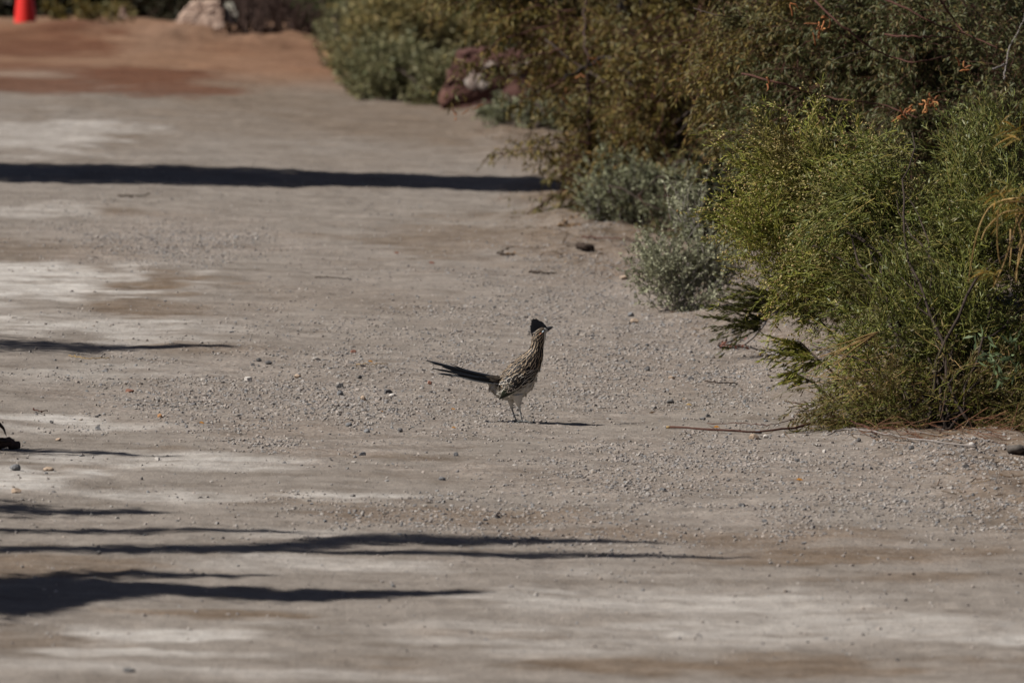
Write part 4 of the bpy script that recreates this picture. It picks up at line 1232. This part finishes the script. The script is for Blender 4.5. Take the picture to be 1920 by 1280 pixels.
shade_tree("tall open tree left of the lane, outside the picture, throwing the longest near shadow", [(-500, 1030, 50), (-100, 1028, 30), (200, 1030, 22), (380, 1032, 20), (520, 1026, 26), (680, 1014, 30), (820, 1014, 24), (950, 1012, 14), (1080, 1014, 7), (1220, 1018, 2)], -4.4, 13000, .055, name="roadside_tree", nbr=40)
shade_tree("thin forked tree left of the lane, outside the picture, beside the tall open one", [(500, 1034, 4), (760, 1036, 8), (900, 1036, 12), (1050, 1037, 12), (1200, 1041, 7), (1390, 1045, 2)], -4.1, 4200, .045, name="roadside_tree")
shade_tree("small upright tree left of the lane, outside the picture", [(-300, 992, 14), (0, 992, 12), (150, 994, 12), (300, 996, 12), (420, 996, 8), (560, 998, 4)], -4.2, 3000, .05, name="roadside_tree")
shade_tree("twisted tree left of the lane, outside the picture, nearest but one to the viewer", [(-300, 1090, 30), (0, 1090, 16), (130, 1080, 16), (250, 1077, 16), (330, 1080, 10), (500, 1080, 3)], -3.8, 4200, .05, name="roadside_tree")
shade_tree("bushy tree left of the lane, outside the picture, nearest to the viewer", [(-500, 1150, 110), (0, 1128, 80), (90, 1118, 64), (190, 1110, 36), (300, 1104, 14), (420, 1110, 16), (560, 1116, 20), (700, 1116, 12), (780, 1112, 6), (880, 1110, 1.5)], -4.0, 52000, .06, name="roadside_tree", nbr=40)


# ------------------------------------------------------------------ the bird
YB = float(G(975, 793)[1])
BASE = np.array([P(975, 793, YB)[0], YB, 0.0]); BASE[2] = gz(BASE[0], BASE[1])
dz = BASE[2] - P(975, 793, YB)[2]
KX = YB / F * 1.0


def B(px, py, y=0.0):
    """bird point: side view pixel plus depth offset (metres, negative = towards the viewer)"""
    q = P(px, py, YB); q[..., 2] += dz; q[..., 1] += y
    return q


SP = np.array([  # px, py, half height px, half depth px
    (1027, 618.5, 2.5, 2.5), (1023, 619.5, 6.5, 5.5), (1017, 622.5, 10.3, 8.3), (1012, 631, 11.6, 9.2), (1009.5, 643, 11.4, 9.2), (1006.5, 657, 12.6, 10.2),
    (1000, 671, 16.5, 13.5), (990.5, 686, 22.5, 18.5), (980.5, 701, 27.5, 22.5), (970.5, 715, 29.5, 24.5), (959, 727, 26, 22.5), (947, 733, 17.5, 16), (935, 731.5, 12.0, 10), (925, 723, 7, 6), (918, 716, 2, 2)])
NU = 90
spl = spline(SP, NU)
cen = B(spl[:, 0], spl[:, 1])
hh = spl[:, 2] * KX; dd_ = spl[:, 3] * KX
tan = unit(np.gradient(cen, axis=0))
nor = np.stack([tan[:, 2], np.zeros(NU), -tan[:, 0]], -1)           # dorsal side (up / back)
nor = np.where((nor @ np.array([-.6, 0, .8]))[:, None] < 0, -nor, nor)
for _ in range(4):
    nor[1:-1] = unit(nor[1:-1] + .5 * (nor[:-2] + nor[2:]))
YAX = np.array([0, 1.0, 0])


def surf(u, v):
    """point on the body: u in 0..1 from beak to tail, v angle from the dorsal line"""
    i = np.clip(u, 0, 1) * (NU - 1.0001); k = i.astype(int); f = (i - k)[..., None]

    def L(A):
        return A[k] * (1 - f) + A[k + 1] * f
    h = L(hh[:, None]); d = L(dd_[:, None])
    return L(cen) + h * np.cos(v)[..., None] * L(nor) + d * np.sin(v)[..., None] * YAX


def make_body():
    a = Acc(); n = 32
    U, Vv = np.meshgrid(np.linspace(0, 1, NU), np.arange(n) * 2 * math.pi / n, indexing='ij')
    V = surf(U.ravel(), Vv.ravel())
    q = [[l * n + i, l * n + (i + 1) % n, (l + 1) * n + (i + 1) % n, (l + 1) * n + i] for l in range(NU - 1) for i in range(n)]
    a.add(V, q)
    a.F.append(np.array([list(range(n))[::-1], [(NU - 1) * n + i for i in range(n)]])); a.M.append(np.zeros(2, np.int32))
    # legs: thigh, shank, tarsus, toes
    for s, pts, foot in ((.020, [(958, 738, 11), (958, 750, 7.5), (958.5, 760, 4.2), (960, 768, 1.9), (963, 777, 1.35), (966.5, 787, 1.4), (968, 790.5, 1.6)], (968, 790.8)),
                         (-.018, [(970, 740, 12), (971.5, 752, 7.5), (972.5, 760, 3.6), (974.5, 768, 1.8), (976.5, 778, 1.35), (979, 788, 1.4), (980, 791.5, 1.6)], (980, 791.8))):
        p = spline(np.array(pts, float), 28)
        tubes(a, B(p[:, 0], p[:, 1], s), p[:, 2] * KX, 12)
        f0 = B(foot[0], foot[1], s)
        zg = float(gz(f0[0], f0[1])) + .0022
        f0[2] = zg + .002
        for (dx, dy, L) in ((1, -.35, .026), (1, .25, .024), (-1, -.25, .020), (-1, .35, .016)):
            d = unit(np.array([dx, dy, 0])) * L
            e = f0 + d; m_ = f0 + d * .55 + [0, 0, .002]; e[2] = zg - .0008
            tubes(a, spline([f0, m_, e, e + d * .25 + [0, 0, -.0012]], 10), np.array([.0026, .0025, .0024, .0024, .0022, .0023, .002, .0017, .0013, .0006]), 8)
    tmp = build("tmp_body", a, [])
    md = tmp.modifiers.new("r", 'REMESH'); md.mode = 'VOXEL'; md.voxel_size = .0013; md.use_smooth_shade = True
    dg = bpy.context.evaluated_depsgraph_get()
    me = bpy.data.meshes.new_from_object(tmp.evaluated_get(dg))
    bpy.data.objects.remove(tmp)
    co = np.zeros(len(me.vertices) * 3); me.vertices.foreach_get("co", co); co = co.reshape(-1, 3)
    # plumage colour zones of the bird itself
    px = 960 + co[:, 0] / (YB / F); py = 793 - (co[:, 2] - BASE[2]) / KX
    line = np.interp(px, [915, 933, 961, 985, 1000, 1010, 1016, 1022], [700, 730, 731, 721, 707, 694, 684, 600])
    nz = (fbm(co[:, 0] / .006 + 5, co[:, 2] / .006, 71, 3) - .5) * 8
    belly = np.clip((py + nz - line) / 6, 0, 1)
    leg = np.clip((py - 763) / 6, 0, 1)
    for nme, v in (("belly", belly), ("leg", leg)):
        at = me.attributes.new(nme, 'FLOAT', 'POINT'); at.data.foreach_set("value", v.astype(np.float32))
    me.vertices.foreach_set("co", (co - BASE).astype(np.float32).ravel())
    me.update()
    for pl in me.polygons:
        pl.use_smooth = True
    return me


def body_mat():
    m, nt, b = new_mat("bird_body")
    L = nt.links.new

    def at(n):
        x = nt.nodes.new("ShaderNodeAttribute"); x.attribute_name = n
        return x.outputs["Fac"]

    def mix(f, c1, c2):
        x = nt.nodes.new("ShaderNodeMix"); x.data_type = 'RGBA'; L(f, x.inputs[0])
        for i, c in ((6, c1), (7, c2)):
            if isinstance(c, tuple):
                x.inputs[i].default_value = (*c, 1)
            else:
                L(c, x.inputs[i])
        return x.outputs[2]
    f = noise(nt, 260, 4, sc3=(1, 1, .5))
    c = mix(at("belly"), ramp(nt, [(.022, .016, .012), (.10, .075, .05)], f), ramp(nt, [(.40, .37, .31), (.56, .52, .45)], f))
    c = mix(at("leg"), c, ramp(nt, [(.12, .125, .12), (.22, .22, .205)], f))
    L(c, b.inputs["Base Color"]); b.inputs["Roughness"].default_value = .8
    bp = nt.nodes.new("ShaderNodeBump"); bp.inputs["Distance"].default_value = .002; bp.inputs["Strength"].default_value = .6
    L(f, bp.inputs["Height"]); L(bp.outputs[0], b.inputs["Normal"])
    return m


def feather_mat(name, core, edge, width, tip=None, tipw=.0, rough=.6):
    """dark feather with a pale margin, from the feather's own UV"""
    m, nt, b = new_mat(name)
    L = nt.links.new
    uv = nt.nodes.new("ShaderNodeUVMap"); sx = nt.nodes.new("ShaderNodeSeparateXYZ"); L(uv.outputs[0], sx.inputs[0])

    def math_(op, a_, b_=0.0):
        x = nt.nodes.new("ShaderNodeMath"); x.operation = op
        for i, v in ((0, a_), (1, b_)):
            if isinstance(v, (int, float)):
                x.inputs[i].default_value = v
            else:
                L(v, x.inputs[i])
        return x.outputs[0]
    ax = math_('ABSOLUTE', math_('SUBTRACT', math_('MULTIPLY', sx.outputs[0], 2.0), 1.0))
    e = math_('GREATER_THAN', ax, 1 - width)
    if tip:
        e = math_('MAXIMUM', e, math_('GREATER_THAN', sx.outputs[1], 1 - tipw))
    isl = island(nt)
    ec = ramp(nt, [edge, tuple(v * .6 for v in edge), tuple(min(1, v * 1.25) for v in edge)] if not tip else [edge, tip, edge], isl)
    x = nt.nodes.new("ShaderNodeMix"); x.data_type = 'RGBA'; L(e, x.inputs[0])
    x.inputs[6].default_value = (*core, 1); L(ec, x.inputs[7])
    L(x.outputs[2], b.inputs["Base Color"]); b.inputs["Roughness"].default_value = rough
    return m


def feathers(acc, Pos, Dir, Nrm, L, W, m=0, lift=.12, curve=0.0):
    n = len(Pos); K = 5
    Dir = unit(Dir); Sd = unit(np.cross(Nrm, Dir)); Nr = np.cross(Dir, Sd)
    s = np.linspace(0, 1, K); w = np.array([.35, .85, 1.0, .85, .12])
    L = np.broadcast_to(L, (n,)); W = np.broadcast_to(W, (n,))
    c = Pos[:, None] + Dir[:, None] * (L[:, None] * s)[..., None] + Nr[:, None] * ((L[:, None] * s) * lift + curve * L[:, None] * s * s)[..., None]
    hw = (W[:, None] * .5 * w)[..., None]
    mid = c + Nr[:, None] * hw * .25
    V = np.stack([c - Sd[:, None] * hw, mid, c + Sd[:, None] * hw], 2)
    b = (np.arange(n) * K * 3)[:, None, None] + (np.arange(K - 1) * 3)[None, :, None] + np.arange(2)[None, None]
    q = np.stack([b, b + 1, b + 4, b + 3], -1).reshape(-1, 4)
    uv = np.broadcast_to(np.stack(np.meshgrid(s, [0, .5, 1], indexing='ij')[::-1], -1)[None], (n, K, 3, 2))
    acc.add(V, q, m, uv)


M_neckf = feather_mat("neck_feather", (.010, .007, .005), (.50, .37, .245), .30)
M_covert = feather_mat("covert_feather", (.013, .010, .008), (.52, .42, .30), .24, (.66, .60, .52), .10)
M_bellyf = leaf_mat("belly_feather", [(.40, .37, .31), (.54, .50, .43), (.47, .42, .34)], .1, .8)
M_prim = feather_mat("flight_feather", (.020, .025, .014), (.66, .62, .52), .40, None, 0, .4)
M_tail = feather_mat("tail_feather", (.008, .009, .011), (.018, .019, .020), .2, None, 0, .35)
M_tailw = feather_mat("tail_feather_pale", (.012, .013, .014), (.42, .42, .40), .5, None, 0, .4)
M_crest = plain_mat("crest_feather", (.006, .006, .008), .5)
M_beak = plain_mat("beak_horn", (.045, .045, .048), .35)
M_eye = plain_mat("eye", (.02, .015, .01), .1, .6)
M_eyew = plain_mat("eye_skin_pale", (.50, .58, .64), .5)
M_eyeo = plain_mat("eye_skin_orange", (.42, .085, .03), .5)


def make_bird():
    global rng
    rng = np.random.default_rng(11)
    root = thing("roadrunner", "streaked brown long tailed bird with raised black crest standing on the gravel lane", "bird", BASE)
    me = make_body(); me.name = "body"; me.materials.append(body_mat())
    o = bpy.data.objects.new("body", me); C.objects.link(o); o.parent = root

    def frame(u, v):
        e = .004
        p = surf(u, v); du = surf(np.clip(u + e, 0, 1), v) - surf(np.clip(u - e, 0, 1), v)
        dv = surf(u, v + .02) - surf(u, v - .02)
        nrm = unit(np.cross(du, dv))
        i = np.clip(u, 0, 1) * (NU - 1.0001)
        out = p - cen[i.astype(int)]
        nrm = np.where((nrm * out).sum(-1, keepdims=True) < 0, -nrm, nrm)
        return p, unit(du), nrm
    # streaked neck, breast and mantle
    a = Acc(); n = 0
    for u in np.arange(.15, .78, .019):
        r = float(np.interp(u * (NU - 1), np.arange(NU), hh))
        cnt = max(10, int(2 * math.pi * r / .0105))
        v = (np.arange(cnt) + rng.random()) * 2 * math.pi / cnt + rng.normal(size=cnt) * .06
        uu = np.full(cnt, u) + rng.normal(size=cnt) * .003
        p, d, nm = frame(uu, v)
        q_px = 960 + p[:, 0] / (YB / F); q_py = 793 - (p[:, 2] - BASE[2]) / KX
        line = np.interp(q_px, [915, 933, 961, 985, 1000, 1010, 1016, 1022], [700, 742, 726, 715, 702, 689, 680, 600])
        la = np.interp(q_px, [943, 1000], [716, 695]); keep = (q_py < line) & ~((q_px > 943) & (q_px < 1001) & (q_py > la + 2) & (np.abs(np.sin(v)) > .45))
        t = np.clip((u - .15) / .45, 0, 1)
        feathers(a, p[keep] + nm[keep] * .0004, d[keep] + rng.normal(size=(keep.sum(), 3)) * .08, nm[keep], .020 + .010 * t, .0098 + .003 * t, 0, .10)
    build("plumage", a, M_neckf, root, loc=BASE)
    # soft belly and thigh feathers, fluffy undertail
    a = Acc(); n = 900
    u = rng.uniform(.52, .97, n); v = rng.uniform(0, 2 * math.pi, n); p, d, nm = frame(u, v)
    q_px = 960 + p[:, 0] / (YB / F); q_py = 793 - (p[:, 2] - BASE[2]) / KX
    line = np.interp(q_px, [915, 933, 961, 985, 1000, 1010, 1016, 1022], [712, 735, 732, 722, 709, 696, 686, 600])
    k = q_py > line
    leaves(a, p[k] - nm[k] * .001, d[k] + nm[k] * .16 + rng.normal(size=(k.sum(), 3)) * .15, .017, .006)
    n = 110; px_ = rng.uniform(920, 938, n); c = B(px_, rng.uniform(718, 728, n), rng.normal(size=n) * .008)
    leaves(a, c, np.array([-.35, 0, -1]) + rng.normal(size=(n, 3)) * .3, .022, .006)
    build("belly_down", a, M_bellyf, root, loc=BASE)
    # wings
    for s in (-1, 1):
        w = thing_part("wing", root)
        a = Acc(); pr = Acc()

        def side(px, py):
            q = B(px, py)
            j = np.argmin(((cen[None] - q[:, None]) ** 2)[..., (0, 2)].sum(-1), 1)
            off = ((q - cen[j]) * nor[j]).sum(-1)
            y = dd_[j] * np.sqrt(np.clip(1 - (off / hh[j]) ** 2, .03, 1))
            nm = unit(YAX * s * np.sqrt(np.clip(1 - (off / hh[j]) ** 2, .05, 1))[:, None] + nor[j] * (off / hh[j])[:, None])
            q = q + YAX * s * (y[:, None] + .0022)
            return q, nm
        # rows of wing coverts, shoulder to flank
        rows = 12
        for r in range(rows):
            f = r / (rows - 1)
            A0 = np.array([1008, 690]) * (1 - f) + np.array([948, 713]) * f
            B0 = np.array([1002, 703]) * (1 - f) + np.array([962, 727]) * f
            m_ = 6
            g = (np.arange(m_) + .5 * (r % 2)) / (m_ - .5)
            q2 = A0 + (B0 - A0) * g[:, None]
            q2 = q2 + rng.normal(size=q2.shape) * 1.6
            q, nm = side(q2[:, 0], q2[:, 1])
            dr = B(q2[:, 0] - 22, q2[:, 1] + 15 + 4 * g) - B(q2[:, 0], q2[:, 1])
            feathers(a, q + nm * (.0015 + .0003 * (rows - r)), dr, nm, .022 + .004 * rng.random(m_), .0115 + .002 * rng.random(m_), 0, .07)
        cov = build("coverts", a, M_covert, w, loc=BASE)
        # flight feathers
        for k in range(9):
            f = k / 8
            st0 = np.array([[958 + 9 * f, 717 + 14 * f]]); en = np.array([[932 + 2.5 * f + 8 * (1 - f), 747.5 - 7 * (1 - f) + 1 * f]])
            q, nm = side(st0[:, 0], st0[:, 1])
            e = B(en[:, 0], en[:, 1]) + YAX * s * .028
            feathers(pr, q + nm * (.003 + .0006 * (8 - k)), e - q, nm, np.linalg.norm(e - q, axis=1), .013, 0, .0)
        build("flight_feathers", pr, M_prim, w, loc=BASE)
    # tail: long narrow feathers
    tips = [(797, 676, -.004, 10.5, 0), (806, 682, .012, 10, 0), (810, 691, -.014, 10, 0), (819, 700, -.020, 9.5, 0), (826, 701, .018, 9.5, 0), (828, 688, -.009, 11, 0), (838, 695, -.017, 11.5, 0), (845, 684, .004, 11, 0), (846, 703, -.024, 8, 1), (868, 709, -.026, 8, 1)]
    for k, (tx, ty, yo, wd, pale) in enumerate(tips):
        a = Acc()
        bx, by = 944, 711 + k * 1.15
        c = spline([B(bx, by, yo * .3), B(bx + (tx - bx) * .35, by + (ty - by) * .30, yo * .6), B(bx + (tx - bx) * .7, by + (ty - by) * .66, yo * .9), B(tx, ty, yo)], 18)
        T = unit(np.gradient(c, axis=0))
        sd = unit(np.cross(T, np.array([.05, 1.0, .55]) if yo < 0 else np.array([.05, 1.0, -.25])))
        sd = unit(np.cross(T, sd)); nn = np.cross(T, sd)
        ww = np.interp(np.linspace(0, 1, 18), [0, .12, .55, .85, .95, 1], [.5, .9, 1, .72, .4, .05]) * wd * KX
        V = np.stack([c - sd * ww[:, None] * .5 + nn * .0002, c + nn * ww[:, None] * .18, c + sd * ww[:, None] * .5 + nn * .0002, c - nn * .0008], 1)
        q = [[4 * i + j, 4 * i + (j + 1) % 4, 4 * i + 4 + (j + 1) % 4, 4 * i + 4 + j] for i in range(17) for j in range(4)]
        uv = np.broadcast_to(np.stack([np.array([0, .5, 1, .5]), np.full(4, .5)], -1)[None], (18, 4, 2))
        a.add(V, q, 0, uv)
        build("tail_feather", a, M_tailw if pale else M_tail, root, loc=BASE)
    a = Acc(); n = 60
    c = B(rng.uniform(926, 946, n), rng.uniform(709, 715, n), rng.normal(size=n) * .010)
    feathers(a, c, B(900, 704) - B(940, 712) + rng.normal(size=(n, 3)) * .006, np.tile([0, -1.0, .4], (n, 1)), .030, .007)
    build("tail_coverts", a, feather_mat("tail_covert", (.03, .024, .018), (.17, .13, .09), .3), root, loc=BASE)
    # crest
    a = Acc()
    out = spline([(1023, 612.5), (1014, 604.5), (1005, 599.5), (998.5, 600), (996.5, 607), (995.3, 614), (997, 622), (999, 631)], 30)
    bas = spline([(1023, 617), (1018, 616), (1012, 619), (1008, 622), (1005, 625), (1003, 628), (1002, 631), (1001, 635)], 30)
    for lay in (-.0065, -.0035, 0, .0035, .0065):
        o2 = out + rng.normal(size=out.shape) * .7
        pb = B(bas[:, 0], bas[:, 1], lay * 1.1); pe = B(o2[:, 0], o2[:, 1], lay * .5 + .001 * rng.normal())
        feathers(a, pb, pe - pb, np.tile([0, 1.0 if lay > 0 else -1.0, .15], (30, 1)), np.linalg.norm(pe - pb, axis=1), .0085)
    build("crest", a, M_crest, root, loc=BASE)
    # beak
    up = spline([(1021, 617.5, 4.2), (1026, 616.6, 3.3), (1031, 615, 2.5), (1035, 614.4, 1.7), (1038, 615.6, .5)], 20)
    lo = spline([(1022, 621, 3.4), (1026, 620.5, 2.6), (1030, 618.4, 1.6), (1035, 616.4, .5)], 20)
    for nme, l in (("upper_beak", up), ("lower_beak", lo)):
        a = Acc(); tubes(a, B(l[:, 0], l[:, 1]), l[:, 2] * KX, 10); build(nme, a, M_beak, root, loc=BASE)
    # eyes with their bare skin
    for s in (-1, 1):
        a = Acc(); c = B(1020, 620.2, s * 8.0 * KX)
        for nme, mt, (px, py), y, r in (("eye", M_eye, (1020.6, 620.6), 6.6, (2.3, 1.6, 2.3)), ("eye_stripe", M_eyew, (1018.0, 622.2), 7.9, (2.6, 1.2, 1.2)), ("cheek_patch", M_eyeo, (1013.8, 627.0), 9.3, (2.2, 1.0, 2.2))):
            a = Acc(); c = B(px, py, s * y * KX); n = 14
            th, ph = np.meshgrid(np.linspace(.02, math.pi - .02, 9), np.arange(n) * 2 * math.pi / n, indexing='ij')
            v = np.stack([np.sin(th) * np.cos(ph) * r[0], np.sin(th) * np.sin(ph) * r[1], np.cos(th) * r[2]], -1).reshape(-1, 3) * KX
            if nme == "eye_stripe":
                an = .9; v = np.stack([v[:, 0] * math.cos(an) - v[:, 2] * math.sin(an), v[:, 1], v[:, 0] * math.sin(an) + v[:, 2] * math.cos(an)], -1)
            a.add(v + c, [[l * n + i, l * n + (i + 1) % n, (l + 1) * n + (i + 1) % n, (l + 1) * n + i] for l in range(8) for i in range(n)])
            build(nme, a, mt, root, loc=BASE)


def thing_part(name, parent):
    o = bpy.data.objects.new(name, None); C.objects.link(o); o.parent = parent
    return o


make_bird()
